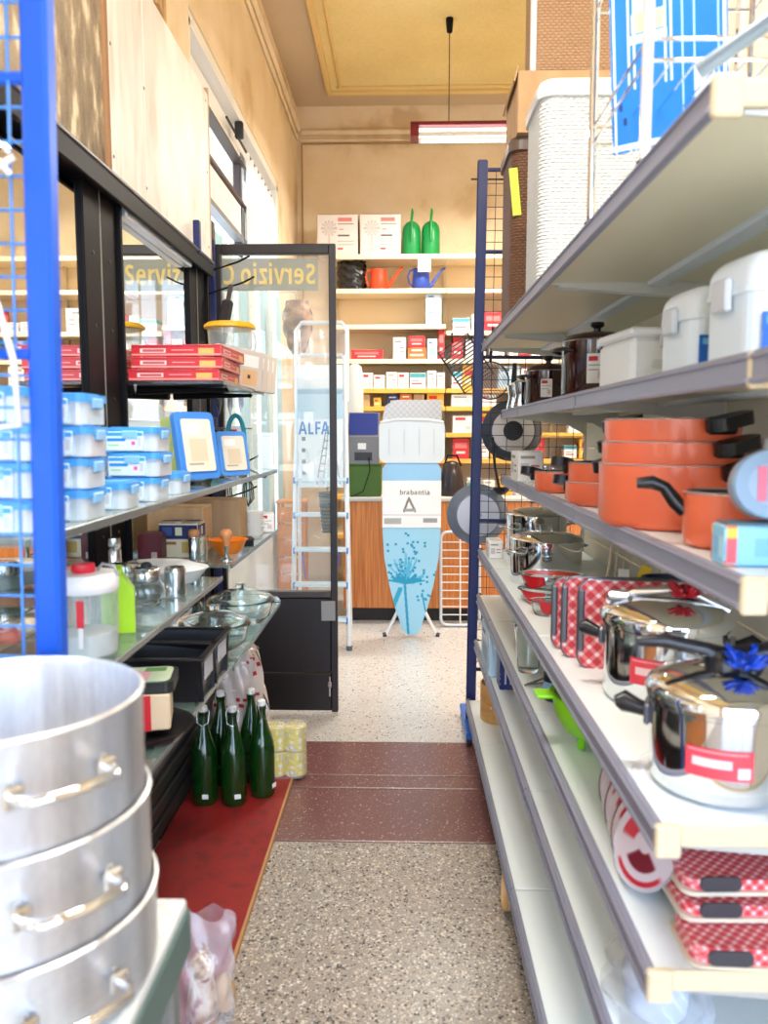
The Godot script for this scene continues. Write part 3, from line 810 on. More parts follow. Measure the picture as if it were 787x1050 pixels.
func front_left() -> void:
	# table with three nested pots
	var tp := thing("display_table", "grey topped table with green-grey edge under the aluminium pots", "table", V(-.575, 0, .62))
	part(mb().box(Vector3(0, .785, 0), Vector3(.59, .03, .66), .003), "tabletop", T(mottled(128, [C(196, 200, 198), C(218, 220, 216)], .2, 71, 1, 1, .08), .6), tp)
	part(mb().box(Vector3(.293, .757, 0), Vector3(.012, .06, .664), .003).box(Vector3(0, .757, -.328), Vector3(.59, .06, .012), .003), "edge_band", M(C(86, 108, 102), .5), tp)
	for x in [-.27, .27]:
		for z in [-.3, .3]:
			part(mb().box(Vector3(x, .365, z), Vector3(.035, .73, .035), .004), "leg", M(C(120, 122, 118), .5), tp)
	part(mb().box(Vector3(.265, .6, 0), Vector3(.014, .26, .56), .003), "side_apron", wood, tp)
	big_pot("brushed aluminium stock pot, topmost of the nested stack on the table", V(-.432, .811, .8), .1465, .309)
	big_pot("brushed aluminium stock pot in the middle of the nested stack", V(-.432, .806, .8), .151, .2)
	big_pot("brushed aluminium stock pot, lowest of the nested stack on the table", V(-.432, .8005, .8), .1555, .098)
	# blue wire display stand at the end of the cabinet
	var st := thing("wire_grid_stand", "bright blue wire grid display stand beside the aluminium pots", "display stand", V(-.487, 0, 1.0))
	st.rotation_degrees.z = -1.1
	var bm := M(C(4, 88, 208), .4)
	for x in [0.0, -.4]:
		part(mb().box(Vector3(x, 1.25, 0), Vector3(.034, 2.46, .03), .005), "post", bm, st)
		part(mb().box(Vector3(x, .012, .0), Vector3(.03, .024, .3), .004), "foot", bm, st)
	for y in [.1, .86, 1.5, 2.41, 1.835]:
		part(mb().box(Vector3(-.2, y, 0), Vector3(.37, .014, .012), .003), "cross_bar", bm, st)
	var wm := M(C(70, 150, 232), .3, 0, .5)
	var hw := mb().tube([Vector3(-.383, 0, 0), Vector3(-.017, 0, 0)], .002, 6).mesh()
	for k in 57:
		part(hw, "wire", wm, st, Vector3(0, .12 + k * .041, 0))
	var vw := mb().tube([Vector3(0, .1, .004), Vector3(0, 2.42, .004)], .002, 6).mesh()
	for k in 4: part(vw, "wire", wm, st, Vector3(-.036 - k * .1, 0, 0))
	# folded white wire airer hanging on the grid
	var ai := thing("wire_hanger_rack", "white wire rack with green card hooked on the bright blue grid", "rack", V(-.51, 1.54, .965))
	for w in [[Vector3(.035, .17, 0), Vector3(.02, .19, .01), Vector3(-.06, .2, .01)], [Vector3(.03, .2, .0), Vector3(.04, .19, .0), Vector3(-.05, .14, .0)], [Vector3(.008, .03, 0), Vector3(.028, -.05, 0), Vector3(.032, -.13, 0), Vector3(-.06, -.14, 0)], [Vector3(.018, .0, 0), Vector3(-.08, .0, 0)]]:
		part(mb().tube(w, .004, 6), "wire", white_m, ai)
	part(mb().box(Vector3(-.035, .06, .004), Vector3(.07, .2, .002)), "card", M(C(206, 222, 186), .6), ai)

func container(label: String, at: Vector3, s: Vector3, turn: float, lid: Color, inside: Color, group := "", called := "food_container") -> Node3D:
	var t := thing(called, label, "container", at, turn, group)
	var rx := Basis(Vector3.RIGHT, -PI / 2)
	var bh := s.y * .72
	part(mb().at(Transform3D(rx, Vector3(0, bh * .5, 0))).ext(rr(s.x * .94, s.z * .94, .014, 3), bh), "bowl", M(Color(inside.r, inside.g, inside.b, .75), .08), t)
	part(mb().at(Transform3D(rx, Vector3(0, bh + s.y * .12, 0))).ext(rr(s.x, s.z, .016, 3), s.y * .24).at(Transform3D(rx, Vector3(0, s.y * .98, 0))).ext(rr(s.x * .84, s.z * .8, .012, 3), s.y * .05), "lid", M(lid, .3), t)
	part(mb().box(Vector3(s.x * .5, bh * .95, 0), Vector3(.006, s.y * .34, s.z * .4), .002), "clip", M(lid.lightened(.35), .3), t)
	part(mb().box(Vector3(0, bh * .95, s.z * .5), Vector3(s.x * .3, s.y * .34, .006), .002), "clip", M(lid.lightened(.35), .3), t)
	return t

func left_goods() -> void:
	var sl := T(card(48, 24, C(222, 238, 250), [[0, 0, 1, .22, C(70, 160, 234)], [.04, .34, .5, .2, C(30, 140, 228)], [.06, .68, .3, .12, C(160, 214, 120)], [.7, .5, .12, .24, C(240, 90, 170)], [.86, .3, .12, .5, C(200, 206, 216)]]), .3)
	var G := "blue lidded containers on the glass shelf"
	var first := container("clear food container with blue snap lid and printed sleeve, stacked on glass shelf", V(-.595, 1.251, 1.16), Vector3(.118, .053, .105), 0, C(74, 160, 236), C(226, 238, 246), G)
	part(mb().box(Vector3(-.012, .022, .0), Vector3(.085, .043, .108), .002), "sleeve", sl, first)
	var tier := ["bottom of", "second in", "third in", "fourth in"]
	for c in [[-.595, 1.16, 4, "the front stack by the blue wire grid"], [-.595, 1.36, 4, "the second front stack from the blue grid"], [-.595, 1.74, 3, "the front stack before the upright containers"], [-.6, 1.94, 1, "a lone place beside the upright containers"], [-.735, 1.16, 4, "the rear stack by the blue wire grid"], [-.735, 1.37, 3, "the second rear stack from the blue grid"], [-.735, 1.74, 3, "the fourth rear stack from the blue grid"], [-.74, 1.95, 3, "the rear stack behind the upright containers"], [-.6, 1.555, 1, "a low gap between the front stacks"], [-.735, 1.555, 3, "the third rear stack from the blue grid"]]:
		for k in c[2]:
			var lb: String = "blue lidded food container, %s %s" % [tier[k], c[3]]
			if c[0] == -.595 and c[1] == 1.16 and k == 0:
				first.set_meta("label", lb)
				continue
			copy(first, V(c[0] + rng.randf_range(-.006, .006), 1.251 + k * .0545, c[1] + rng.randf_range(-.004, .004)), rng.randf_range(-3, 3), lb)
	# containers stood on edge, lids towards the aisle
	var q := 0
	for c in [[V(-.665, 1.352, 2.34), Vector3(.15, .07, .2), 56.0, "large food container stood on edge, pale lid with blue rim", C(74, 140, 220), C(190, 206, 120)], [V(-.62, 1.322, 2.66), Vector3(.13, .06, .15), 54.0, "smaller blue rimmed container stood on edge beside the larger one", C(88, 150, 224), C(120, 190, 210)]]:
		var t := container(c[3], c[0], c[1], 0, c[4], c[5], "", "standing_container")
		t.transform = Transform3D(Basis(Vector3.UP, deg_to_rad(c[2])) * Basis(Vector3.RIGHT, deg_to_rad(80)) , c[0])
		part(mb().at(Transform3D(Basis(Vector3.RIGHT, -PI / 2), Vector3(0, c[1].y * 1.01, 0))).ext(rr(c[1].x * .74, c[1].z * .78, .008, 3), .003), "lid_print", T(card(32, 32, C(236, 226, 206), [[.1, .1, .5, .2, C(246, 244, 240)], [.2, .4, .6, .45, C(226, 206, 176)], [.1, .85, .5, .06, C(160, 150, 130)]]), .4), t)
		q += 1
	var te := thing("teal_grater", "teal oval framed kitchen tool on card stood on the glass shelf", "kitchen tool", V(-.635, 1.251, 2.95), 35)
	var ov := []
	for k in 24: ov.append(Vector3(cos(TAU * k / 24) * .034, .125 + sin(TAU * k / 24) * .09, 0))
	part(mb().tube(ov, .009, 8, true), "frame", M(C(24, 140, 156), .35), te)
	part(mb().box(Vector3(0, .105, -.004), Vector3(.055, .14, .003)), "card", pk["white_red"], te)
	part(mb().box(Vector3(.02, .02, .01), Vector3(.03, .04, .02), .004), "stand", M(C(70, 50, 40), .5), te)
	part(mb().box(Vector3(-.01, .05, .0), Vector3(.07, .1, .006), .002), "sleeve", M(C(206, 222, 232), .4), te)
	# clear trays standing at the shelf end
	var ct := thing("clear_tray", "clear plastic tray standing at the far end of the glass shelf", "tray", V(-.56, 1.251, 3.16), 15)
	part(mb().at(mv(Vector3(0, .075, 0))).ext(rr(.1, .15, .02), .004).tube([Vector3(-.035, -.06, .01), Vector3(-.03, .06, .01), Vector3(.03, .06, .01), Vector3(.035, -.06, .01)], .003, 6), "tray", clear, ct)
	# upper black shelf: red bakeware cartons, pictured cartons, yellow-lidded jar
	var rc := T(card(96, 24, C(206, 44, 52), [[.0, .0, 1, .2, C(180, 22, 40)], [.1, .3, .3, .45, C(240, 214, 210)], [.13, .4, .24, .25, C(200, 90, 90)], [.45, .45, .25, .12, C(236, 170, 160)], [.76, .3, .18, .5, C(226, 176, 90)], [0, .82, 1, .18, C(232, 150, 140)]]), .4)
	for k in 3:
		var t := single(mb().box(Vector3(0, .0185, 0), Vector3(.285, .0365, .3), .002).box(Vector3(0, .037, 0), Vector3(.25, .0006, .14)), "bakeware_carton", rc, ["flat red bakeware carton, bottom of three on the black shelf", "flat red bakeware carton in the middle of three", "flat red bakeware carton, top of three on the black shelf"][k], "box", V(-.715 + k * .006, 1.5605 + k * .038, 2.585 + k * .004), [0, 1.5, -2][k], "red bakeware cartons")
	var pc := T(card(48, 48, C(206, 194, 182), [[.05, .05, .4, .4, C(186, 150, 128)], [.55, .1, .4, .35, C(236, 232, 226)], [.1, .15, .3, .2, C(200, 90, 60)], [.06, .55, .42, .38, C(180, 190, 200)], [.58, .5, .36, .44, C(222, 176, 130)], [.7, .65, .08, .12, C(60, 50, 50)]]), .35)
	for k in 4:
		var t := single(mb().box(Vector3(0, .074, 0), Vector3(.2, .145, .022), .002).box(Vector3(0, .074, .0112), Vector3(.18, .128, .0006)), "picture_carton", pc, ["first", "second", "third", "last"][k] + " glossy pictured carton leaning on the black shelf, counted from the red cartons", "box", V(-.61 + k * .014, 1.562, 2.87 + k * .055), 46.0 + k * 5, "pictured cartons on the black shelf")
		t.rotation_degrees.z = -6
	var yl := thing("yellow_lid_jar", "clear jar with a wide yellow lid above the pictured cartons", "jar", V(-.665, 1.6845, 3.02))
	part(mb().lathe([Vector2(0, 0), Vector2(.07, 0), Vector2(.08, .01), Vector2(.086, .11), Vector2(.082, .11), Vector2(.076, .012), Vector2(0, .006)], 24), "jar", clear, yl)
	part(mb().lathe([Vector2(0, .13), Vector2(.05, .135), Vector2(.085, .132), Vector2(.098, .122), Vector2(.098, .112), Vector2(.08, .106), Vector2(0, .108)], 24), "lid", M(C(244, 182, 24), .3), yl)
	part(mb().tube([Vector3(.09, .1, 0), Vector3(.1, .06, 0), Vector3(.088, 0, 0)], .004, 6), "clip", M(C(190, 190, 190), .3, .6), yl)
	# shelf two
	var jg := thing("plastic_dispenser", "clear plastic dispenser jar with white lid and red knob behind the pots", "dispenser", V(-.59, .986, 1.42))
	part(mb().lathe([Vector2(0, 0), Vector2(.052, 0), Vector2(.055, .004), Vector2(.055, .125), Vector2(.052, .125), Vector2(.052, .006), Vector2(0, .005)], 32), "jar", clear, jg)
	part(mb().lathe([Vector2(0, .004), Vector2(.05, .005), Vector2(.05, .045), Vector2(0, .045)], 32), "contents", M(C(240, 240, 238), .6), jg)
	part(mb().lathe([Vector2(.055, .122), Vector2(.057, .126), Vector2(.057, .15), Vector2(.052, .156), Vector2(.0, .157)], 32), "lid", M(C(238, 236, 236), .35), jg)
	part(mb().lathe([Vector2(.02, .156), Vector2(.022, .16), Vector2(.02, .172), Vector2(0, .174)], 20, Vector3(-.006, 0, 0)), "knob", M(C(226, 30, 54), .3), jg)
	part(mb().box(Vector3(.008, .088, .0555), Vector3(.013, .05, .004), .001), "gauge", M(C(222, 40, 60), .35), jg)
	part(mb().box(Vector3(.008, .045, .0555), Vector3(.009, .04, .003), .001), "spout", M(C(236, 236, 236), .35), jg)
	part(mb().tube([Vector3(.02, .16, .0), Vector3(.03, .172, 0), Vector3(.052, .168, 0), Vector3(.058, .15, 0)], .003, 6), "bail", M(C(150, 150, 150), .3, .5), jg)
	var gc := thing("lime_carton_jug", "lime green milk-carton shaped jug beside the clear dispenser", "jug", V(-.6, .986, 1.6), 18)
	part(mb().at(mv(Vector3(0, 0, 0))).ext(PackedVector2Array([Vector2(-.033, 0), Vector2(.033, 0), Vector2(.033, .085), Vector2(.012, .118), Vector2(-.012, .118), Vector2(-.033, .085)]), .062), "body", M(C(170, 222, 20), .4), gc)
	part(mb().box(Vector3(0, .126, 0), Vector3(.02, .018, .062), .003), "crest", M(C(176, 226, 30), .4), gc)
	var sg := thing("glass_sugar_pourer", "round glass sugar pourer with fluted metal cap", "pourer", V(-.622, .986, 1.85))
	part(mb().lathe([Vector2(0, 0), Vector2(.03, 0), Vector2(.042, .015), Vector2(.045, .03), Vector2(.038, .05), Vector2(.03, .06), Vector2(.028, .06), Vector2(.035, .05), Vector2(.042, .03), Vector2(.038, .016), Vector2(0, .006)], 24), "jar", cglass, sg)
	part(mb().lathe([Vector2(.031, .058), Vector2(.033, .062), Vector2(.033, .085), Vector2(.028, .09), Vector2(0, .093)], 16), "cap", chrome, sg)
	part(mb().lathe([Vector2(.012, .09), Vector2(.014, .098), Vector2(.008, .103), Vector2(0, .104)], 12), "flap", M(C(40, 40, 42), .4), sg)
	part(mb().tube([Vector3(.032, .05, 0), Vector3(.055, .045, 0), Vector3(.06, .028, 0), Vector3(.045, .015, 0)], .004, 6), "handle", clear, sg)
	var s2 := thing("metal_shaker", "brushed steel cylinder shaker on the glass shelf", "shaker", V(-.583, .986, 1.95))
	part(mb().lathe([Vector2(0, 0), Vector2(.026, 0), Vector2(.0265, .004), Vector2(.0265, .06), Vector2(0, .06)], 24), "body", steel, s2)
	part(mb().lathe([Vector2(.027, .06), Vector2(.0275, .066), Vector2(.024, .075), Vector2(0, .079)], 24), "cap", chrome, s2)
	var oj := thing("glass_canister", "small glass canister with fluted metal lid at the mirror", "canister", V(-.72, .986, 1.98))
	part(mb().lathe([Vector2(0, 0), Vector2(.036, 0), Vector2(.038, .006), Vector2(.038, .05), Vector2(.035, .05), Vector2(.035, .006), Vector2(0, .005)], 24), "jar", cglass, oj)
	part(mb().lathe([Vector2(.039, .048), Vector2(.04, .052), Vector2(.04, .075), Vector2(.03, .082), Vector2(0, .083)], 14), "lid", chrome, oj)
	var wd := thing("white_serving_dish", "large white oval ceramic dish lying on the glass shelf", "dish", V(-.67, .986, 2.1))
	part(mb().lathe([Vector2(0, 0), Vector2(.07, 0), Vector2(.1, .012), Vector2(.125, .045), Vector2(.128, .047), Vector2(.122, .046), Vector2(.098, .018), Vector2(0, .01)], 40, Vector3.ZERO, 1.05, .8), "dish", M(C(244, 244, 244), .2), wd)
	part(mb().lathe([Vector2(.12, .046), Vector2(.08, .062), Vector2(.0, .07)], 40, Vector3.ZERO, 1.05, .8), "cover", M(C(236, 238, 240), .25), wd)
	for k in [[-.8, 2.12, .13, "tall steel flask standing against the cabinet post"], [-.66, 2.42, .1, "small steel pepper mill with round wooden head"]]:
		var t := thing("steel_flask" if k[2] > .12 else "pepper_mill", k[3], "flask" if k[2] > .12 else "mill", V(k[0], .986 if k[2] > .12 else 1.0005, k[1]))
		part(mb().lathe([Vector2(0, 0), Vector2(.017, 0), Vector2(.018, .003), Vector2(.018, k[2] * .7), Vector2(.015, k[2] * .74), Vector2(0, k[2] * .75)], 20), "body", steel, t)
		part(mb().lathe([Vector2(.014, k[2] * .74), Vector2(.018, k[2] * .8), Vector2(.016, k[2] * .96), Vector2(0, k[2])], 20), "head", steel if k[2] > .12 else M(C(206, 140, 90), .5), t)
	# bay behind the post
	pbox("brown", "plain brown cardboard box, nearer of two on the second glass shelf", V(-.76, 1.0005, 2.62), Vector3(.19, .155, .12), 0, "", "cardboard_box")
	pbox("brown", "plain brown cardboard box standing against the further cabinet post", V(-.7, 1.0005, 2.85), Vector3(.22, .16, .13), 0, "", "cardboard_box")
	var bx := pbox("navy", "small carton with navy band and yellow side beside the dark red canister", V(-.72, 1.0005, 2.5), Vector3(.13, .115, .09), 0, "", "appliance_carton")
	bx.material_override = T(card(48, 48, C(232, 220, 190), [[0, .05, 1, .42, C(30, 44, 100)], [.1, .12, .25, .25, C(60, 90, 160)], [.42, .12, .2, .26, C(230, 230, 190)], [.05, .55, .4, .1, C(150, 110, 70)], [.6, .55, .3, .35, C(206, 170, 90)]]), .5)
	var rb := thing("dark_red_canister", "dark red rounded canister with small grey badge", "canister", V(-.79, 1.0005, 2.41))
	part(mb().at(Transform3D(Basis.IDENTITY, Vector3(0, .045, 0))).ext(rr(.075, .09, .014), .05), "body", M(C(84, 6, 18), .4), rb)
	part(mb().box(Vector3(.014, .02, .0255), Vector3(.018, .02, .002)), "badge", M(C(180, 170, 170), .4), rb)
	var cl := thing("orange_colander", "small orange plastic bowl with side lip on the second glass shelf", "bowl", V(-.585, 1.0005, 2.57))
	part(mb().lathe([Vector2(0, .0), Vector2(.035, 0), Vector2(.05, .02), Vector2(.06, .045), Vector2(.066, .047), Vector2(.057, .045), Vector2(.046, .02), Vector2(.032, .004), Vector2(0, .004)], 28), "bowl", M(C(242, 130, 24), .35), cl)
	part(mb().box(Vector3(-.075, .046, 0), Vector3(.03, .006, .03), .002), "lip", M(C(242, 140, 40), .35), cl)
	var ws := thing("wooden_stopper", "glass stopper with round wooden head at the shelf edge", "stopper", V(-.56, 1.0005, 2.43))
	part(mb().lathe([Vector2(0, 0), Vector2(.022, 0), Vector2(.022, .003), Vector2(.006, .01), Vector2(.007, .035), Vector2(.012, .045), Vector2(0, .046)], 20), "foot", chrome, ws)
	part(mb().lathe([Vector2(.009, .045), Vector2(.012, .06), Vector2(.02, .075), Vector2(.019, .088), Vector2(.01, .097), Vector2(0, .098)], 20), "head", M(C(206, 136, 84), .5), ws)
	var tb := thing("glass_tumbler", "tall narrow glass tumbler beside the wooden stopper", "glass", V(-.63, 1.0005, 2.4))
	part(mb().lathe([Vector2(0, 0), Vector2(.018, 0), Vector2(.02, .08), Vector2(.0185, .08), Vector2(.0165, .006), Vector2(0, .006)], 20), "wall", cglass, tb)
	var br := thing("scrub_brush", "black bristled brush lying on the second glass shelf", "brush", V(-.585, 1.0005, 2.72), 20)
	part(mb().box(Vector3(0, .026, 0), Vector3(.11, .014, .05), .005), "back", M(C(40, 36, 34), .5), br)
	var bs := mb()
	for i in 12:
		for j in 4: bs.box(Vector3(-.05 + i * .009, .01, -.018 + j * .012), Vector3(.005, .02, .007))
	part(bs, "bristles", M(C(24, 22, 22), .8), br)
	for k in 8:
		single(mb().lathe([Vector2(0, 0), Vector2(.03, 0), Vector2(.034, .006), Vector2(.042, .012), Vector2(.044, .014), Vector2(.04, .014), Vector2(.03, .006), Vector2(0, .004)], 24), "stacked_saucer", M(C(244, 242, 236), .3), "cream saucer in the stack at the end of the glass shelf", "saucer", V(-.575 + .001 * (k % 3), 1.0005 + k * .0125, 2.95), 0, "stacked cream saucers")
	pbox("yellow", "small carton with yellow and orange picture by the saucer stack", V(-.68, 1.0005, 2.93), Vector3(.09, .075, .04), 0, "", "picture_box")
	pbox("white_red", "white card pack with red shapes behind the saucer stack", V(-.56, 1.0005, 3.12), Vector3(.07, .08, .04), 20, "", "picture_box")
	# shelf three: glass bowls
	for k in 2:
		var t := thing("glass_casserole", ["large clear glass casserole with lid, wider of two", "clear glass lidded bowl standing behind the wide casserole"][k], "casserole", V([-.635, -.625][k], .6805, [2.56, 2.93][k]), 20)
		var r: float = [.115, .125][k]
		part(mb().lathe([Vector2(0, 0), Vector2(r * .7, 0), Vector2(r * .88, .02), Vector2(r, .075), Vector2(r + .006, .08), Vector2(r - .004, .08), Vector2(r * .85, .024), Vector2(r * .66, .006), Vector2(0, .006)], 40, Vector3.ZERO, 1.0, .85), "bowl", cglass, t)
		part(mb().lathe([Vector2(r + .004, .082), Vector2(r + .002, .09), Vector2(r * .85, .105), Vector2(r * .4, .122), Vector2(0, .126), Vector2(0, .121), Vector2(r * .4, .117), Vector2(r * .84, .1), Vector2(r - .004, .086), Vector2(r + .004, .082)], 40, Vector3.ZERO, 1.0, .85), "lid", cglass, t)
		part(mb().lathe([Vector2(.012, .125), Vector2(.02, .136), Vector2(.018, .146), Vector2(0, .148)], 16), "knob", cglass, t)
		for s in [-1, 1]:
			part(mb().box(Vector3(s * (r + .012), .076, 0), Vector3(.026, .008, .07), .003), "handle", clear, t)
	# black roasting trays
	for k in 2:
		var t := thing("roasting_tray", ["long black roasting tray, nearer of the pair on the low shelf", "long black roasting tray tucked behind its twin"][k], "tray", V(-.69, .7005, [2.02, 2.18][k]), [1.0, -1.0][k], "black roasting trays")
		var w := .34
		var m := M(C(26, 25, 28), .35)
		part(mb().box(Vector3(0, .003, 0), Vector3(w - .03, .006, .12), .002), "base", m, t)
		for s in [-1, 1]:
			part(mb().at(Transform3D(Basis(Vector3.RIGHT, s * .18), Vector3(0, .06, s * .07))).box(Vector3.ZERO, Vector3(w, .12, .004), .001), "side", m, t)
			part(mb().at(Transform3D(Basis(Vector3.BACK, -s * .12), Vector3(s * (w * .5 - .01), .06, 0))).box(Vector3.ZERO, Vector3(.004, .12, .15), .001), "end", m, t)
		part(mb().box(Vector3(0, .121, .083), Vector3(w + .02, .006, .02), .002).box(Vector3(0, .121, -.083), Vector3(w + .02, .006, .02), .002).box(Vector3(w * .5 + .0, .121, 0), Vector3(.02, .006, .18), .002), "rim", m, t)
		part(mb().box(Vector3(w * .5 - .001, .08, 0), Vector3(.003, .05, .09), .001), "sticker", M(C(196, 196, 200), .5), t)
	# round black dish with packs on it
	var rd := thing("round_black_dish", "round black pizza tray on the low shelf under red packs", "tray", V(-.615, .7005, 1.76))
	part(mb().lathe([Vector2(0, 0), Vector2(.1, 0), Vector2(.118, .018), Vector2(.122, .019), Vector2(.116, .016), Vector2(.1, .004), Vector2(0, .004)], 36), "tray", M(C(30, 28, 30), .4), rd)
	var kb := thing("beige_block_pack", "red and beige boxed pack lying in the round black tray", "pack", V(-.605, .72, 1.76), 14)
	part(mb().box(Vector3(0, .045, 0), Vector3(.12, .085, .12), .004), "pack", M(C(232, 206, 170), .6), kb)
	part(mb().box(Vector3(-.02, .045, .061), Vector3(.075, .083, .002)), "red_label", M(C(216, 30, 44), .4), kb)
	var fp := thing("film_food_tray", "black tray with pink and green label on top of the red pack", "pack", V(-.61, .8085, 1.77), 10)
	part(mb().at(Transform3D(Basis(Vector3.RIGHT, -PI / 2), Vector3(0, .0125, 0))).ext(rr(.15, .13, .02), .025), "tray", M(C(40, 42, 40), .3), fp)
	part(mb().at(Transform3D(Basis(Vector3.RIGHT, -PI / 2), Vector3(0, .027, 0))).ext(rr(.13, .11, .02), .003), "label", T(card(32, 32, C(206, 222, 190), [[.05, .35, .6, .6, C(232, 170, 190)], [.5, .08, .4, .3, C(110, 160, 90)], [.1, .1, .3, .12, C(250, 250, 245)]]), .4), fp)
	var lp := thing("gift_pack", "small red and grey wrapped pack on the lowest shelf", "pack", V(-.72, .501, 1.76), 25)
	part(mb().box(Vector3(0, .03, 0), Vector3(.14, .06, .1), .012), "box", M(C(150, 146, 150), .5), lp)
	part(mb().box(Vector3(.02, .03, .004), Vector3(.04, .064, .104), .004), "ribbon", M(C(190, 40, 66), .4), lp)
	# crinkled bag with red dots
	var db := thing("dotted_plastic_bag", "crinkled clear plastic bag with red printed dots under the glass bowls", "bag", V(-.67, .0175, 3.11))
	var di := Image.create(128, 128, false, Image.FORMAT_RGB8)
	di.fill(C(206, 188, 176))
	var rg := RandomNumberGenerator.new()
	rg.seed = 5
	for k in 170: di.fill_rect(Rect2i(rg.randi() % 122, rg.randi() % 122, rg.randi_range(2, 7), rg.randi_range(1, 4)), C(170, 44, 40) if k % 3 else C(240, 236, 232))
	part(mb().grid(36, 20, func(u, v2): return Vector3(cos(u * TAU) * (.115 + .012 * sin(v2 * 17 + u * 37)) * (1.05 - .45 * v2 * v2), v2 * .5, sin(u * TAU) * (.08 + .01 * cos(v2 * 13 - u * 43)) * (1.05 - .45 * v2 * v2))).grid(10, 6, func(u, v2): return Vector3((u - .5) * .14, .5 + .015 * sin(u * 11 + v2 * 7), (v2 - .5) * .14)), "bag", T(di, .2), db)
	hanging_tools()

func hanging_tools() -> void:
	# narrow pegboard strip past the second post with hanging utensils
	var t := thing("utensil_panel", "narrow cream slatted panel with blue uprights past the cabinet post", "display panel", V(-.93, 0, 3.61))
	for k in 9:
		part(mb().box(Vector3(0, .3 + k * .2, 0), Vector3(.02, .19, .24), .003), "slat", M(C(232, 214, 196), .6), t)
	for z in [.13, -.13]:
		part(mb().box(Vector3(.03, 1.15, z), Vector3(.026, 2.3, .03), .003), "upright", blue_m, t)
	part(mb().box(Vector3(.095, 2.185, .39), Vector3(.026, .13, .03), .003), "upright", blue_m, t)
	for y in [1.42, 1.66]:
		part(mb().tube([Vector3(.04, y, .06), Vector3(.24, y, .06)], .004, 6), "rail", steel, t)
	part(mb().tube([Vector3(.04, 2.17, .13), Vector3(.04, 2.17, -.13)], .006, 6), "top_bar", blue_m, t)
	for h in [[2.1, .1], [2.03, .0], [1.22, -.05], [1.08, .02]]:
		part(mb().tube([Vector3(.04, h[0], h[1]), Vector3(.2, h[0] + .05, h[1]), Vector3(.25, h[0] + .075, h[1])], .0045, 6), "hook", black_m, t)
	for q in [[1.9, -.83, "pack"], [1.19, -.815, "whisk"], [1.19, -.715, "whisk"], [1.55, -.84, "knife"], [1.54, -.79, "knife"], [1.55, -.74, "knife"], [1.27, -.86, "knife"]]:
		var at := V(q[1], q[0], 3.56)
		if q[2] == "whisk":
			var w := thing("wire_whisk", "black looped whisk hanging on the slatted panel", "whisk", at, 0, "whisks on the slatted panel")
			for k in 3:
				var b := Basis(Vector3.UP, k * PI / 3)
				part(mb().at(Transform3D(b, Vector3.ZERO)).tube([Vector3(0, .02, 0), Vector3(.022, -.03, 0), Vector3(.026, -.09, 0), Vector3(0, -.125, 0), Vector3(-.026, -.09, 0), Vector3(-.022, -.03, 0), Vector3(0, .02, 0)], .003, 6), "loop", M(C(40, 38, 40), .35), w)
			part(mb().tube([Vector3(0, .02, 0), Vector3(0, .12, 0)], .009, 8), "handle", steel, w)
		elif q[2] == "knife":
			var w := thing("carded_knife", "steel kitchen knife on a card hanging on the slatted panel", "knife", at, 0, "knives on the slatted panel")
			part(mb().ext(PackedVector2Array([Vector2(-.012, .1), Vector2(.012, .1), Vector2(.012, -.02), Vector2(0, -.07), Vector2(-.012, -.02)]), .002), "blade", steel, w)
			part(mb().box(Vector3(0, -.06 + .21, 0), Vector3(.018, .1, .012), .004), "handle", M(C(62, 60, 66), .5), w)
		else:
			var w := thing("brush_pack", "dark bristle brush pack hanging on the slatted panel", "brush", at)
			part(mb().at(rot(Vector3(0, 0, 1), -12)).box(Vector3(.02, 0, 0), Vector3(.05, .2, .03), .01), "bristle_block", M(C(48, 42, 42), .8), w)
			part(mb().at(rot(Vector3(0, 0, 1), -12)).box(Vector3(.02, .13, 0), Vector3(.02, .08, .016), .005), "handle", M(C(70, 60, 60), .5), w)

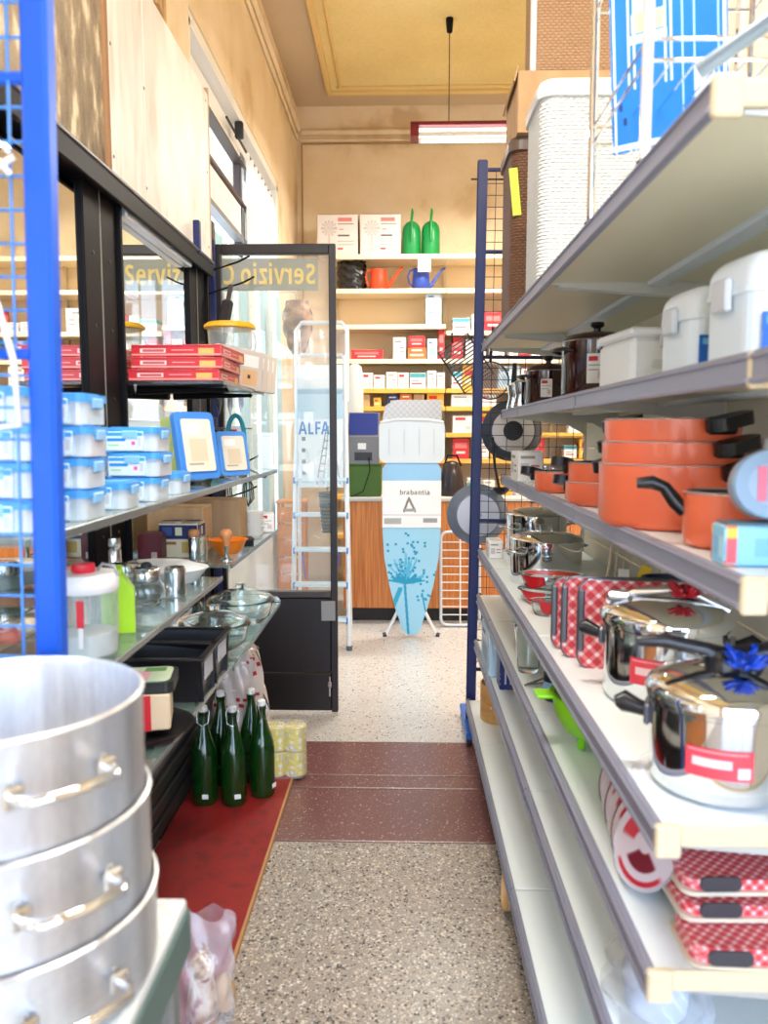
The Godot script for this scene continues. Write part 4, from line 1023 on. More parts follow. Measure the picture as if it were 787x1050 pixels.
func floor_goods() -> void:
	var bo := thing("red_floor_board", "worn dark red painted board with raw wooden edge on the floor", "board", V(-.635, 0, 2.0))
	part(mb().box(Vector3(-.004, .0085, -.0), Vector3(.376, .017, 2.46), .001), "board", red_cloth, bo)
	part(mb().box(Vector3(.188, .009, 0), Vector3(.009, .018, 2.46), .001), "raw_edge", M(C(188, 140, 92), .8), bo)
	# green swing-top bottles
	var gm := StandardMaterial3D.new()
	gm.albedo_color = Color(.04, .22, .05, .86)
	gm.transparency = BaseMaterial3D.TRANSPARENCY_ALPHA
	gm.roughness = .06
	gm.metallic_specular = .6
	var prof := [Vector2(0, .012), Vector2(.03, .004), Vector2(.042, 0), Vector2(.0465, .006), Vector2(.0475, .03), Vector2(.0475, .18), Vector2(.045, .205), Vector2(.034, .245), Vector2(.023, .28), Vector2(.0165, .31), Vector2(.0155, .335), Vector2(.0185, .338), Vector2(.0185, .35), Vector2(.013, .351)]
	var lbs := ["dark green swing-top bottle by the cabinet plinth, front row of the five", "dark green swing-top bottle in the middle of the front row", "lighter green swing-top bottle beside the yellow paper rolls", "dark green swing-top bottle half hidden behind the one by the plinth", "dark green swing-top bottle half hidden behind the front row middle"]
	var first: Node3D
	for k in 5:
		var at: Vector3 = [V(-.745, .0175, 2.8), V(-.636, .0175, 2.8), V(-.54, .0175, 2.87), V(-.72, .0175, 2.97), V(-.605, .0175, 3.0)][k]
		if k == 0:
			first = thing("swing_top_bottle", lbs[0], "bottle", at, 0, "green bottles on the red board")
			part(mb().lathe(prof, 28), "glass", gm, first)
			part(mb().lathe([Vector2(.012, .35), Vector2(.0155, .352), Vector2(.0155, .37), Vector2(.01, .374), Vector2(0, .375)], 16), "stopper", M(C(240, 238, 230), .4), first)
			part(mb().tube([Vector3(.016, .365, 0), Vector3(.024, .35, .006), Vector3(.02, .31, .012), Vector3(0, .3, .021), Vector3(-.02, .31, .012), Vector3(-.024, .35, .006), Vector3(-.016, .365, 0)], .0016, 5), "wire_bail", steel, first)
			part(mb().box(Vector3(.012, .04, .0465), Vector3(.024, .018, .003), .001), "price_sticker", M(C(236, 236, 230), .5), first)
		else:
			copy(first, at, [0, 14, 60, 200, 110][k], lbs[k])
	# shrink-wrapped paper rolls
	var yp := thing("paper_roll_pack", "shrink-wrapped pack of yellow printed paper rolls on the red board", "pack", V(-.475, .0175, 3.05), 4)
	var yi := mottled(64, [C(246, 244, 238), C(244, 240, 226), C(236, 216, 60), C(226, 206, 40), C(206, 200, 212), C(246, 244, 240)], .11, 81)
	var ym := T(yi, .3)
	for x in [-.045, .035]:
		for y in [0.0, .105]:
			part(mb().lathe([Vector2(0, 0), Vector2(.04, 0), Vector2(.047, .006), Vector2(.048, .052), Vector2(.047, .098), Vector2(.04, .104), Vector2(0, .103)], 24, Vector3(x, y, 0)), "roll", ym, yp)
	part(mb().at(Transform3D(Basis(Vector3.RIGHT, -PI / 2), Vector3(-.005, .105, 0))).ext(rr(.176, .1, .045), .213), "shrink_film", M(Color(.96, .97, 1, .16), .1), yp)
	# bagged figurine pack
	var fb := thing("wrapped_figurine", "cellophane wrapped brown ceramic figurine on the red board by the table", "figurine", V(-.475, .0175, 1.72))
	part(mb().lathe([Vector2(0, 0), Vector2(.035, 0), Vector2(.04, .02), Vector2(.034, .06), Vector2(.026, .1), Vector2(.03, .115), Vector2(.028, .14), Vector2(.016, .155), Vector2(0, .157)], 20), "figure", T(mottled(64, [C(110, 74, 52), C(214, 176, 130), C(236, 226, 214), C(150, 60, 50)], .06, 82), .4), fb)
	part(mb().lathe([Vector2(0, 0), Vector2(.022, .0), Vector2(.028, .03), Vector2(.02, .07), Vector2(0, .09)], 16, Vector3(.045, 0, -.03)), "small_figure", M(C(206, 166, 120), .5), fb)
	part(mb().grid(36, 20, func(u, v2): return Vector3(cos(u * TAU) * (.068 + .008 * sin(v2 * 15 + u * 33)) * (1.0 + .12 * v2), v2 * .26 + .014 * v2 * sin(u * 25), sin(u * TAU) * (.06 + .008 * cos(v2 * 13 - u * 39)) * (1 - .75 * v2 * v2))), "cellophane", film, fb)

func bow(parent: Node3D, at: Vector3, s: float, col: Color) -> void:
	var b := mb()
	for k in 14:
		var a := TAU * k / 14 + (k % 2) * .2
		var d := Vector3(cos(a), .35 + .6 * (k % 3) * .5, sin(a))
		b.tube([at, at + d * s * .5 + Vector3(0, s * .1, 0), at + d * s * .9, at + d * s * .55 - Vector3(0, s * .12, 0), at], [s * .06, s * .16, s * .2, s * .14, s * .05], 6)
	part(b, "ribbon_bow", M(col, .3), parent)

func pressure_cooker(label: String, at: Vector3, r: float, h: float, turn: float, ribbon: Color, lever: bool) -> void:
	var t := thing("pressure_cooker", label, "pressure cooker", at, turn)
	var bk := M(C(24, 24, 28), .28)
	part(mb().lathe([Vector2(0, 0), Vector2(r - .012, 0), Vector2(r - .004, .004), Vector2(r, .014), Vector2(r, h), Vector2(r + .005, h + .003), Vector2(r + .005, h + .01), Vector2(r - .002, h + .012), Vector2(r - .003, .016), Vector2(0, .006)], 56), "body", chrome, t)
	part(mb().lathe([Vector2(r + .008, h + .008), Vector2(r + .009, h + .02), Vector2(r + .004, h + .03), Vector2(r * .86, h + .042), Vector2(r * .5, h + .052), Vector2(0, h + .056)], 56), "lid", chrome, t)
	for s in [-1, 1]:
		var hd := part(mb().tube([Vector3(s * (r - .002), h * .78, 0), Vector3(s * (r + .016), h * .8, 0), Vector3(s * (r + .04), h * .86, 0), Vector3(s * (r + .052), h * .84, 0)], [.012, .012, .017, .009], 10), "side_handle", bk, t)
		part(mb().box(Vector3(s * (r + .003), h * .78, 0), Vector3(.01, .034, .05), .004), "handle_mount", M(C(120, 124, 136), .3, .6), hd)
	part(mb().lathe([Vector2(.016, 0), Vector2(.017, .016), Vector2(.01, .02), Vector2(.009, .032), Vector2(0, .034)], 16, Vector3(r * .4, h + .048, -r * .2)), "valve", M(C(40, 40, 46), .3), t)
	if lever:
		part(mb().tube([Vector3(-r * 1.22, h + .085, .02), Vector3(-r * .8, h + .088, .016), Vector3(-r * .25, h + .078, .006), Vector3(.0, h + .066, 0), Vector3(r * .5, h + .078, -.004), Vector3(r * .8, h + .088, -.008)], [.008, .011, .012, .019, .015, .017], 12), "lever_handle", bk, t)
		part(mb().lathe([Vector2(.026, 0), Vector2(.028, .014), Vector2(.018, .03), Vector2(0, .034)], 20, Vector3(0, h + .05, 0)), "clamp_knob", bk, t)
		part(mb().tube([Vector3(-r * .95, h + .03, 0), Vector3(0, h + .06, 0), Vector3(r * .95, h + .03, 0)], .008, 8), "clamp_arm", steel, t)
	else:
		part(mb().tube([Vector3(-r * .96, h + .036, .01), Vector3(-r * .5, h + .06, .004), Vector3(0, h + .068, 0), Vector3(r * .5, h + .06, -.004), Vector3(r * .96, h + .036, -.01)], .009, 10), "clamp_arm", steel, t)
		part(mb().box(Vector3(-r * .75, h + .05, .008), Vector3(.05, .02, .04), .007), "clamp_grip", M(C(180, 184, 190), .25, .8), t)
	bow(t, Vector3(r * .3, h + .066, r * .35), .03, ribbon)
	# curved paper label on the front
	var lm := T(card(48, 24, C(232, 70, 84), [[.06, .12, .88, .08, C(244, 190, 190)], [.12, .34, .6, .3, C(250, 214, 214)], [.78, .55, .2, .4, C(214, 214, 220)]]), .4)
	part(mb().grid(12, 1, func(u, v2): return Vector3(sin((u - .5) * .9) * (r + .0012), h * (.5 + .2 - .34 * v2), cos((u - .5) * .9) * (r + .0012))), "paper_label", lm, t)

func gondola_low() -> void:
	# shelf D, near to far
	pressure_cooker("polished steel pressure cooker with long black lever handle and blue bow", V(.475, .8755, 1.145), .1, .125, -22, C(20, 70, 190), true)
	pressure_cooker("taller polished steel pressure cooker with red bow and side handles", V(.52, .8755, 1.53), .118, .148, -24, C(190, 20, 40), false)
	var cf := thing("cooker_base_sheet", "clear plastic sheet under the near pressure cooker", "sheet", V(.475, .8752, 1.145))
	part(mb().lathe([Vector2(0, .0), Vector2(.12, .0), Vector2(.125, .0002)], 32), "sheet", film, cf)
	var nb := thing("navy_beaker", "dark navy plastic beaker with pale stripe behind the taller pressure cooker", "beaker", V(.6, .8755, 1.78))
	part(mb().lathe([Vector2(0, 0), Vector2(.035, 0), Vector2(.05, .19), Vector2(.054, .195), Vector2(.048, .194), Vector2(.034, .006), Vector2(0, .006)], 28), "cup", M(C(44, 58, 92), .35), nb)
	part(mb().at(Transform3D(Basis(Vector3.RIGHT, .08), Vector3(0, .12, .0445))).box(Vector3.ZERO, Vector3(.022, .14, .003), .001), "stripe", M(C(200, 210, 226), .4), nb)
	for k in 3:
		var t := thing("gingham_baking_tray", ["red gingham baking tray standing on edge, foremost of the file", "red gingham baking tray standing in the middle of the file", "red gingham baking tray standing by the oven dishes, rearmost of the file"][k], "baking tray", V([.535, .505, .48][k], .8755, [1.70, 1.78, 1.85][k]), [-8, -10, -12][k], "gingham baking trays on edge")
		var w: float = [.29, .27, .24][k]
		var h: float = [.2, .19, .175][k]
		part(mb().at(mv(Vector3(0, h * .5, 0))).ext(rr(w, h, .03), .004), "printed_sheet", ging, t)
		var ring := []
		for p in rr(w, h, .03): ring.append(Vector3(p.x, p.y + h * .5, -.004))
		part(mb().tube(ring, .005, 6, true), "rim", M(C(120, 122, 130), .3, .7), t)
		part(mb().box(Vector3(-w * .5 + .004, h * .55, .004), Vector3(.014, h * .7, .01), .003), "edge_guard", M(C(96, 98, 106), .4, .4), t)
	# oven dishes with red card sleeves
	var rp := M(C(222, 34, 44), .35)
	for q in [[.462, .8755, 2.4, .1, "oval glass oven dish with red sleeve, bottom of the stacked pair"], [.462, .921, 2.41, .098, "oval glass oven dish with red sleeve lettered in white, top of the pair"], [.42, .8755, 2.235, .05, "small round glass oven dish with red label in front of the stacked pair"]]:
		var t := thing("glass_oven_dish", q[4], "oven dish", V(q[0], q[1], q[2]), -15)
		var r: float = q[3]
		part(mb().lathe([Vector2(0, 0), Vector2(r * .8, 0), Vector2(r * .9, .01), Vector2(r, .038), Vector2(r + .008, .042), Vector2(r - .003, .042), Vector2(r * .86, .012), Vector2(r * .76, .005), Vector2(0, .005)], 40, Vector3.ZERO, 1.0, .8), "dish", cglass, t)
		for s in ([-1, 1] if r > .08 else [0]):
			part(mb().grid(14, 1, func(u, v2): return Vector3(sin(s * .62 + (u - .5) * .95) * (r + .006 - .014 * v2), .045 - .04 * v2 * (.6 + .4 * sin(u * PI)), cos(s * .62 + (u - .5) * .95) * (r * .8 + .006 - .012 * v2))), "red_sleeve", rp, t)
		if r > .08:
			part(mb().at(Transform3D(Basis(Vector3.RIGHT, -PI / 2), Vector3(0, .0445, 0))).ext(rr(r * 1.7, .06, .028), .001), "top_card", rp, t)
			text(t, "PYREX", .016, Vector3(sin(.62) * (r + .008), .03, cos(.62) * (r * .8 + .008)), Basis(Vector3.UP, .55), M(C(250, 240, 240), .4), "lettering", .05)
	# steel pots and a white carton at the far end
	for q in [[.505, 2.76, .125, .15, "wide polished steel casserole with lid beside the glass oven dishes"], [.53, 3.12, .12, .2, "tall polished steel casserole with lid behind the wide one"], [.62, 3.36, .075, .11, "small polished steel saucepan at the far shelf end"]]:
		var t := thing("steel_casserole", q[4], "pot", V(q[0], .8755, q[1]), 30)
		var r: float = q[2]
		var h: float = q[3]
		part(mb().lathe([Vector2(0, 0), Vector2(r - .006, 0), Vector2(r, .008), Vector2(r, h), Vector2(r + .004, h + .003), Vector2(r - .002, h + .003), Vector2(r - .003, .01), Vector2(0, .005)], 48), "body", chrome, t)
		part(mb().lathe([Vector2(r + .004, h + .004), Vector2(r, h + .01), Vector2(r * .6, h + .024), Vector2(0, h + .03)], 48), "lid", chrome, t)
		part(mb().tube([Vector3(-.025, h + .024, 0), Vector3(-.028, h + .05, 0), Vector3(.028, h + .05, 0), Vector3(.025, h + .024, 0)], .004, 8), "lid_handle", steel, t)
		for s in [-1, 1]:
			part(mb().tube([Vector3(s * r, h * .75, .035), Vector3(s * (r + .04), h * .8, .032), Vector3(s * (r + .046), h * .8, 0), Vector3(s * (r + .04), h * .8, -.032), Vector3(s * r, h * .75, -.035)], .004, 8), "side_handle", steel, t)
	pbox("white_grey", "small white carton at the far end beside the steel pots", V(.385, .8755, 3.3), Vector3(.06, .075, .12), 0, "", "white_carton")
	var wr := thing("wire_rack_pack", "beige wire rack with yellow tag leaning against the shelf back", "rack", V(.66, .8755, 2.2), -20)
	part(mb().tube([Vector3(-.09, 0, .02), Vector3(-.07, .24, -.03), Vector3(.09, .24, -.03), Vector3(.07, 0, .02), Vector3(-.09, 0, .02)], .004, 6), "frame", M(C(226, 206, 176), .4), wr)
	for k in 9:
		var u := k / 8.0
		part(mb().tube([Vector3(-.09 + u * .16, 0, .02), Vector3(-.07 + u * .16, .24, -.03)], .0016, 5), "wire", M(C(230, 210, 180), .4), wr)
	part(mb().at(Transform3D(Basis(Vector3.BACK, -.35) * Basis(Vector3.RIGHT, -.2), Vector3(.01, .1, .012))).box(Vector3.ZERO, Vector3(.03, .11, .002)), "yellow_tag", M(C(246, 206, 50), .5), wr)
	part(mb().at(Transform3D(Basis(Vector3.RIGHT, -.2), Vector3(-.035, .11, .01))).box(Vector3.ZERO, Vector3(.03, .06, .002)), "white_tag", white_m, wr)
	# shelf E
	var gj := thing("glass_carafe", "fluted clear glass carafe on the shelf below the steel pots", "carafe", V(.385, .6685, 2.36))
	part(mb().lathe([Vector2(0, 0), Vector2(.03, 0), Vector2(.034, .01), Vector2(.04, .1), Vector2(.048, .15), Vector2(.05, .152), Vector2(.045, .148), Vector2(.037, .1), Vector2(.03, .012), Vector2(0, .008)], 16), "wall", cglass, gj)
	part(mb().tube([Vector3(.045, .14, 0), Vector3(.075, .13, .01), Vector3(.07, .06, .01), Vector3(.037, .04, 0)], .005, 6), "handle", clear, gj)
	var tg := thing("metal_tongs", "pair of chrome wire tongs lying by the glass carafe", "tongs", V(.42, .669, 2.24), 30)
	part(mb().tube([Vector3(-.08, .006, 0), Vector3(.02, .02, 0), Vector3(.09, .035, .01)], .004, 6).tube([Vector3(-.08, .006, .0), Vector3(.02, .008, .02), Vector3(.09, .012, .03)], .004, 6), "arms", chrome, tg)
	var mg := thing("black_mug", "black thermal mug with pale blue band lying on the shelf", "mug", V(.415, .6685, 2.1))
	part(mb().lathe([Vector2(0, 0), Vector2(.025, 0), Vector2(.028, .01), Vector2(.03, .075), Vector2(.026, .075), Vector2(.024, .01), Vector2(0, .006)], 24), "body", M(C(28, 28, 32), .35), mg)
	part(mb().lathe([Vector2(.0292, .02), Vector2(.0302, .055)], 24), "band", M(C(150, 190, 226), .4), mg)
	part(mb().tube([Vector3(.028, .065, 0), Vector3(.05, .06, 0), Vector3(.05, .025, 0), Vector3(.027, .018, 0)], .005, 8), "handle", M(C(28, 28, 32), .35), mg)
	var gc := thing("lime_colander", "lime green plastic colander bowl with side handle and short feet", "colander", V(.445, .6685, 1.78), 0)
	gc.scale = Vector3(1.1, 1.1, 1.1)
	var lm := M(C(140, 220, 20), .35)
	part(mb().lathe([Vector2(0, .016), Vector2(.03, .018), Vector2(.06, .035), Vector2(.082, .075), Vector2(.088, .11), Vector2(.095, .113), Vector2(.095, .117), Vector2(.084, .116), Vector2(.078, .078), Vector2(.056, .04), Vector2(.028, .023), Vector2(0, .021)], 40), "bowl", lm, gc)
	for s in [-1, 1]:
		part(mb().box(Vector3(s * .105, .114, 0), Vector3(.04, .007, .05), .003), "handle", lm, gc)
	for k in 3:
		part(mb().box(Vector3(cos(k * TAU / 3 + .5) * .035, .013, sin(k * TAU / 3 + .5) * .035), Vector3(.014, .026, .014), .003), "foot", lm, gc)
	# leaning moulds, then gingham loaf tins
	var pm := T(card(32, 32, C(212, 196, 198), [[.1, .1, .3, .3, C(196, 40, 56)], [.5, .4, .4, .4, C(206, 60, 70)], [.1, .6, .3, .3, C(120, 30, 44)]]), .35)
	for k in 6:
		var t := thing("cake_mould", ["first", "second", "third", "fourth", "fifth", "sixth"][k] + " round patterned cake mould leaning on edge, counted from the loaf tins", "cake mould", V(.405 + k * .012, .7, 1.2 + k * .03), 0, "cake moulds leaning on edge")
		t.transform = Transform3D(Basis(Vector3.UP, deg_to_rad(-66)) * Basis(Vector3.RIGHT, deg_to_rad(66)), V(.405 + k * .006, .737, 1.2 + k * .045))
		part(mb().lathe([Vector2(0, 0), Vector2(.052, 0), Vector2(.064, .022), Vector2(.068, .023), Vector2(.062, .021), Vector2(.05, .003), Vector2(0, .003)], 32), "mould", M(C(76, 70, 80), .35) if k % 2 else M(C(206, 204, 210), .35), t)
		part(mb().lathe([Vector2(.0, .024), Vector2(.05, .024), Vector2(.064, .0235)], 32), "printed_card", pm, t)
	for k in 3:
		var t := thing("gingham_loaf_tin", ["red gingham loaf tin with dark heart label, bottom of the stack", "red gingham loaf tin second from the bottom of the stack", "red gingham loaf tin on top of the stack under the shelf"][k], "loaf tin", V([.52, .525, .53, .53][k], .6685 + [0, .034, .062][k], [1.06, 1.12, 1.14, 1.15][k]), [-2, 1, 2, 3][k], "gingham loaf tins")
		part(mb().at(Transform3D(Basis(Vector3.RIGHT, -PI / 2), Vector3(0, .003, 0))).ext(rr(.25, .11, .02), .006), "base", M(C(226, 214, 190), .4), t)
		var gb := part(mb().at(Transform3D(Basis(Vector3.RIGHT, -PI / 2), Vector3(0, .017 if k == 0 else .013, 0))).ext(rr(.24, .1, .025), .026 if k == 0 else .018), "body", T(card(2, 2, C(206, 60, 66), []), .4), t)
		gb.material_override = ging_s()
		part(mb().at(mv(Vector3(-.07, .017, .052))).ext(rr(.06, .022, .009), .003), "heart_label", M(C(60, 58, 62), .5), t)
	var pn := thing("pencil_pack", "small pack with orange and white tip tucked behind the loaf tins", "pack", V(.5, .745, 1.4), 30)
	part(mb().box(Vector3(0, .01, 0), Vector3(.1, .018, .03), .004), "pack", M(C(226, 224, 226), .4), pn)
	part(mb().box(Vector3(.02, .012, .0), Vector3(.035, .02, .032), .004), "tip", M(C(240, 160, 50), .4), pn)
	pn.position.y = .6685
	# shelf F: cartons and a plastic-wrapped item; shelf G: wooden crate
	pbox("blue", "pale blue carton at the far end below the steel pots", V(.42, .4555, 3.1), Vector3(.18, .17, .28), 0, "", "pale_carton")
	var nv := single(mb().box(Vector3(0, .085, 0), Vector3(.16, .17, .1), .003).box(Vector3(0, .1705, 0), Vector3(.15, .001, .05)), "navy_carton", T(card(64, 64, C(30, 40, 104), [[.1, .3, .05, .6, C(200, 206, 230)], [.22, .25, .05, .65, C(190, 196, 224)], [.34, .4, .04, .5, C(160, 170, 210)], [.5, .15, .35, .06, C(180, 190, 220)], [.52, .28, .3, .04, C(140, 150, 200)]]), .4), "navy blue printed carton beside the pale blue carton", "box", V(.435, .4555, 2.86), 0)
	var wb := thing("plastic_bag_bundle", "clear crinkled plastic bag with white contents on a low shelf", "bag", V(.42, .4555, 1.22))
	part(mb().grid(40, 22, func(u, v2): return Vector3(cos(u * TAU) * (.075 + .012 * sin(v2 * 17 + u * 35)) * (1.0 - .6 * v2 * v2), v2 * .14 + .012 * v2 * sin(u * 22), sin(u * TAU) * (.13 + .014 * cos(v2 * 13 - u * 41)) * (1 - .6 * v2 * v2))), "film", film, wb)
	part(mb().lathe([Vector2(0, .002), Vector2(.05, .002), Vector2(.055, .06), Vector2(.03, .09), Vector2(0, .095)], 20), "contents", M(C(200, 210, 226), .5), wb)
	var wc := thing("wooden_round_box", "round bent-wood box without lid on the base shelf", "box", V(.42, .1755, 3.27))
	part(mb().lathe([Vector2(0, 0), Vector2(.085, 0), Vector2(.088, .004), Vector2(.09, .16), Vector2(.083, .16), Vector2(.08, .008), Vector2(0, .008)], 36), "wall", T(mottled(128, [C(206, 146, 74), C(226, 170, 96), C(234, 184, 112)], .03, 91, 1, 4), .5), wc)
	part(mb().box(Vector3(-.05, .07, .073), Vector3(.012, .012, .004), .003), "nail_head", M(C(240, 236, 226), .3), wc)
	var fd := thing("wooden_bowl_edge", "pale wooden bowl standing on its rim under the base shelf", "bowl", V(.325, .075, 2.17), 0)
	fd.transform = Transform3D(Basis(Vector3.BACK, deg_to_rad(82)), V(.36, .078, 2.17))
	part(mb().lathe([Vector2(0, 0), Vector2(.04, .002), Vector2(.066, .03), Vector2(.072, .06), Vector2(.067, .06), Vector2(.06, .032), Vector2(.036, .008), Vector2(0, .006)], 32), "bowl", M(C(226, 184, 126), .5), fd)

var ging2: Material
func ging_s() -> Material:
	if ging2: return ging2
	var m := (ging as StandardMaterial3D).duplicate() as StandardMaterial3D
	m.uv1_triplanar = true
	m.uv1_world_triplanar = true
	m.uv1_scale = Vector3(14, 14, 14)
	ging2 = m
	return m

func orange_pan(label: String, at: Vector3, r: float, h: float, ang: float, long_handle := false, lift := 0.0) -> Node3D:
	var t := thing("orange_casserole", label, "pot", at, ang)
	var om := M(C(242, 114, 74), .32, 0, .3)
	part(mb().lathe([Vector2(0, 0), Vector2(r - .016, 0), Vector2(r - .006, .005), Vector2(r - .001, .016), Vector2(r, h - .002)], 48), "shell", om, t)
	part(mb().lathe([Vector2(r - .0005, h - .003), Vector2(r + .002, h), Vector2(r - .002, h + .002), Vector2(r - .005, h)], 48), "rim", M(C(220, 200, 196), .25, .6), t)
	part(mb().lathe([Vector2(r - .004, h), Vector2(r - .006, h - .01), Vector2(r - .008, maxf(.006, h * .3)), Vector2(0, maxf(.006, h * .3))], 48), "lining", M(C(30, 28, 30), .4), t)
	var bk := M(C(18, 18, 20), .3)
	if long_handle:
		part(mb().tube([Vector3(r - .004, h - .035, 0), Vector3(r + .012, h - .018, 0), Vector3(r + .03, h + .006, 0), Vector3(r + .05, h + .014, 0), Vector3(r + .075, h + .012, 0)], [.012, .013, .011, .012, .009], 10), "handle", bk, t)
	else:
		for s in [-1, 1]:
			var hd := part(mb().at(Transform3D(Basis(Vector3.RIGHT, PI / 2 + .2), Vector3(s * (r + .018), h - .006, 0))).ext(rr(.05, .1, .024), .024).at(Transform3D(Basis.IDENTITY, Vector3(s * (r + .002), h - .014, 0))).box(Vector3.ZERO, Vector3(.014, .034, .075), .006), "side_handle", bk, t)
			part(mb().lathe([Vector2(0, .001), Vector2(.004, 0)], 8, Vector3(s * (r + .022), h + .008, .01)), "screw", chrome, hd)
	return t

func tub(label: String, at: Vector3, s: Vector3, turn: float) -> void:
	var t := thing("lidded_tub", label, "container", at, turn, "white lidded tubs")
	var wm := M(C(226, 236, 240), .3)
	var rx := Basis(Vector3.RIGHT, -PI / 2)
	part(mb().at(Transform3D(rx, Vector3(0, s.y * .31, 0))).ext(rr(s.x * .94, s.z * .94, .03), s.y * .62), "body", wm, t)
	part(mb().at(Transform3D(rx, Vector3(0, s.y * .64, 0))).ext(rr(s.x, s.z, .034), s.y * .06), "rim", wm, t)
	var b := mb()
	b.grid(48, 14, func(u, v2):
		var a: float = u * TAU
		var e := .35
		var q: float = sin(v2 * PI * .5) if v2 < 1.0 else 1.0
		var sx: float = signf(cos(a)) * pow(absf(cos(a)), e)
		var sz: float = signf(sin(a)) * pow(absf(sin(a)), e)
		return Vector3(sx * s.x * .485 * pow(q, .55), s.y * (.66 + .34 * pow(cos(v2 * PI * .5), .6)), sz * s.z * .485 * pow(q, .55)))
	part(b, "lid", M(C(234, 240, 242), .3), t)
	for x in [-1, 1]:
		part(mb().box(Vector3(x * (s.x * .5 + .004), s.y * .62, 0), Vector3(.012, s.y * .3, s.z * .3), .004), "clip", M(C(206, 210, 212), .35), t)
	part(mb().box(Vector3(-s.x * .2, s.y * .25, s.z * .47 + .001), Vector3(s.x * .4, s.y * .36, .002)), "blue_label", T(card(32, 32, C(40, 110, 210), [[.1, .1, .3, .2, C(120, 190, 240)], [.35, .45, .45, .4, C(214, 230, 246)]]), .4), t)

func gondola_mid() -> void:
	# shelf B
	tub("white lidded tub with blue label, larger of two on the upper shelf", V(.555, 1.4975, 1.2), Vector3(.17, .165, .15), 8)
	tub("white lidded tub with blue label, smaller one behind the larger tub", V(.545, 1.4975, 1.42), Vector3(.15, .155, .14), 8)
	var wb := thing("white_storage_box", "white plastic storage box with lid between the tubs and brown pots", "box", V(.575, 1.4975, 1.82), 6)
	var pw := M(C(240, 240, 238), .4)
	part(mb().box(Vector3(0, .055, 0), Vector3(.2, .11, .2), .012), "body", pw, wb)
	part(mb().box(Vector3(0, .118, 0), Vector3(.208, .02, .208), .006), "lid", pw, wb)
	part(mb().box(Vector3(-.02, .1, .103), Vector3(.04, .03, .008), .003), "latch", M(C(210, 212, 214), .4), wb)
	part(mb().at(mv(Vector3(-.03, .05, .101))).ext(rr(.05, .02, .006), .002), "embossed_mark", M(C(222, 222, 220), .5), wb)
	for q in [[.56, 2.32, .1, .165, "tall dark brown enamel pot with lid and round black knob"], [.535, 2.95, .082, .13, "lower dark brown enamel pot at the far end of the shelf"]]:
		var t := thing("brown_enamel_pot", q[4], "pot", V(q[0], 1.4975, q[1]), 20)
		var bm := M(C(56, 18, 14), .12, 0, .6)
		var r: float = q[2]
		var h: float = q[3]
		part(mb().lathe([Vector2(0, 0), Vector2(r - .008, 0), Vector2(r, .01), Vector2(r, h), Vector2(r - .003, h), Vector2(r - .004, .01), Vector2(0, .006)], 40), "body", bm, t)
		part(mb().lathe([Vector2(r - .001, h - .003), Vector2(r + .003, h), Vector2(r - .001, h + .003)], 40), "steel_rim", steel, t)
		part(mb().lathe([Vector2(r, h + .003), Vector2(r * .9, h + .016), Vector2(r * .5, h + .026), Vector2(0, h + .03)], 40), "lid", bm, t)
		part(mb().lathe([Vector2(.01, h + .028), Vector2(.01, h + .038), Vector2(.02, h + .046), Vector2(.018, h + .056), Vector2(0, h + .059)], 20), "knob", M(C(26, 24, 26), .3), t)
		for s in [-1, 1]:
			part(mb().tube([Vector3(s * r, h * .8, .035), Vector3(s * (r + .03), h * .84, .03), Vector3(s * (r + .034), h * .84, 0), Vector3(s * (r + .03), h * .84, -.03), Vector3(s * r, h * .8, -.035)], .006, 8), "handle", M(C(26, 24, 26), .3), t)
		part(mb().grid(8, 1, func(u, v2): return Vector3(sin(-.6 + (u - .5) * .5) * (r + .001), h * (.75 - .5 * v2), cos(-.6 + (u - .5) * .5) * (r + .001))), "paper_label", pk["white_red"], t)
	for k in 4:
		var t := thing("coffee_maker", "small polished steel coffee pot, " + ["first", "second", "third", "last"][k] + " in the file past the lower brown pot", "coffee pot", V(.46 + .03 * (k % 2), 1.4975, 3.12 + k * .1), k * 40, "steel coffee pots")
		part(mb().lathe([Vector2(0, 0), Vector2(.03, 0), Vector2(.032, .01), Vector2(.022, .05), Vector2(.024, .055), Vector2(.032, .1), Vector2(.03, .1), Vector2(.01, .112), Vector2(0, .114)], 10), "body", chrome, t)
		part(mb().tube([Vector3(.028, .09, 0), Vector3(.055, .088, 0), Vector3(.056, .05, 0), Vector3(.048, .04, 0)], .005, 6), "handle", black_m, t)
	# shelf C
	orange_pan("wide orange casserole with black handles, bottom of the stack of three", V(.555, 1.2105, 1.63), .147, .128, -58)
	orange_pan("orange casserole nested in the middle of the stack of three", V(.553, 1.305, 1.63), .14, .078, -62)
	orange_pan("orange casserole on top of the nested stack of three", V(.55, 1.35, 1.63), .133, .078, -66)
	orange_pan("small orange saucepan with long black handle in front of the stack", V(.535, 1.2105, 1.31), .066, .092, 165, true)
	orange_pan("orange casserole, lower of the pair behind the large stack", V(.53, 1.2105, 2.08), .1, .062, 130)
	orange_pan("orange casserole resting in the lower one of the pair", V(.53, 1.243, 2.08), .094, .08, 150)
	orange_pan("small orange casserole beyond the stacked pair", V(.488, 1.2105, 2.52), .068, .068, 140)
	pbox("white_grey", "white carton at the far end of the orange pot shelf", V(.485, 1.2105, 3.1), Vector3(.1, .12, .18), 0, "", "white_carton")
	for k in 2:
		var t := thing("domed_glass_cover", ["clear glass pan lid leaning beside the white carton", "clear glass pan lid lying behind the small orange casserole"][k], "cover", V(.53, 1.211, 2.78 + k * .16))
		part(mb().lathe([Vector2(.075, 0), Vector2(.078, .004), Vector2(.06, .03), Vector2(.02, .044), Vector2(0, .045)], 32), "dome", clear, t)
		part(mb().lathe([Vector2(.008, .044), Vector2(.014, .056), Vector2(.013, .066), Vector2(0, .068)], 16), "knob", steel, t)
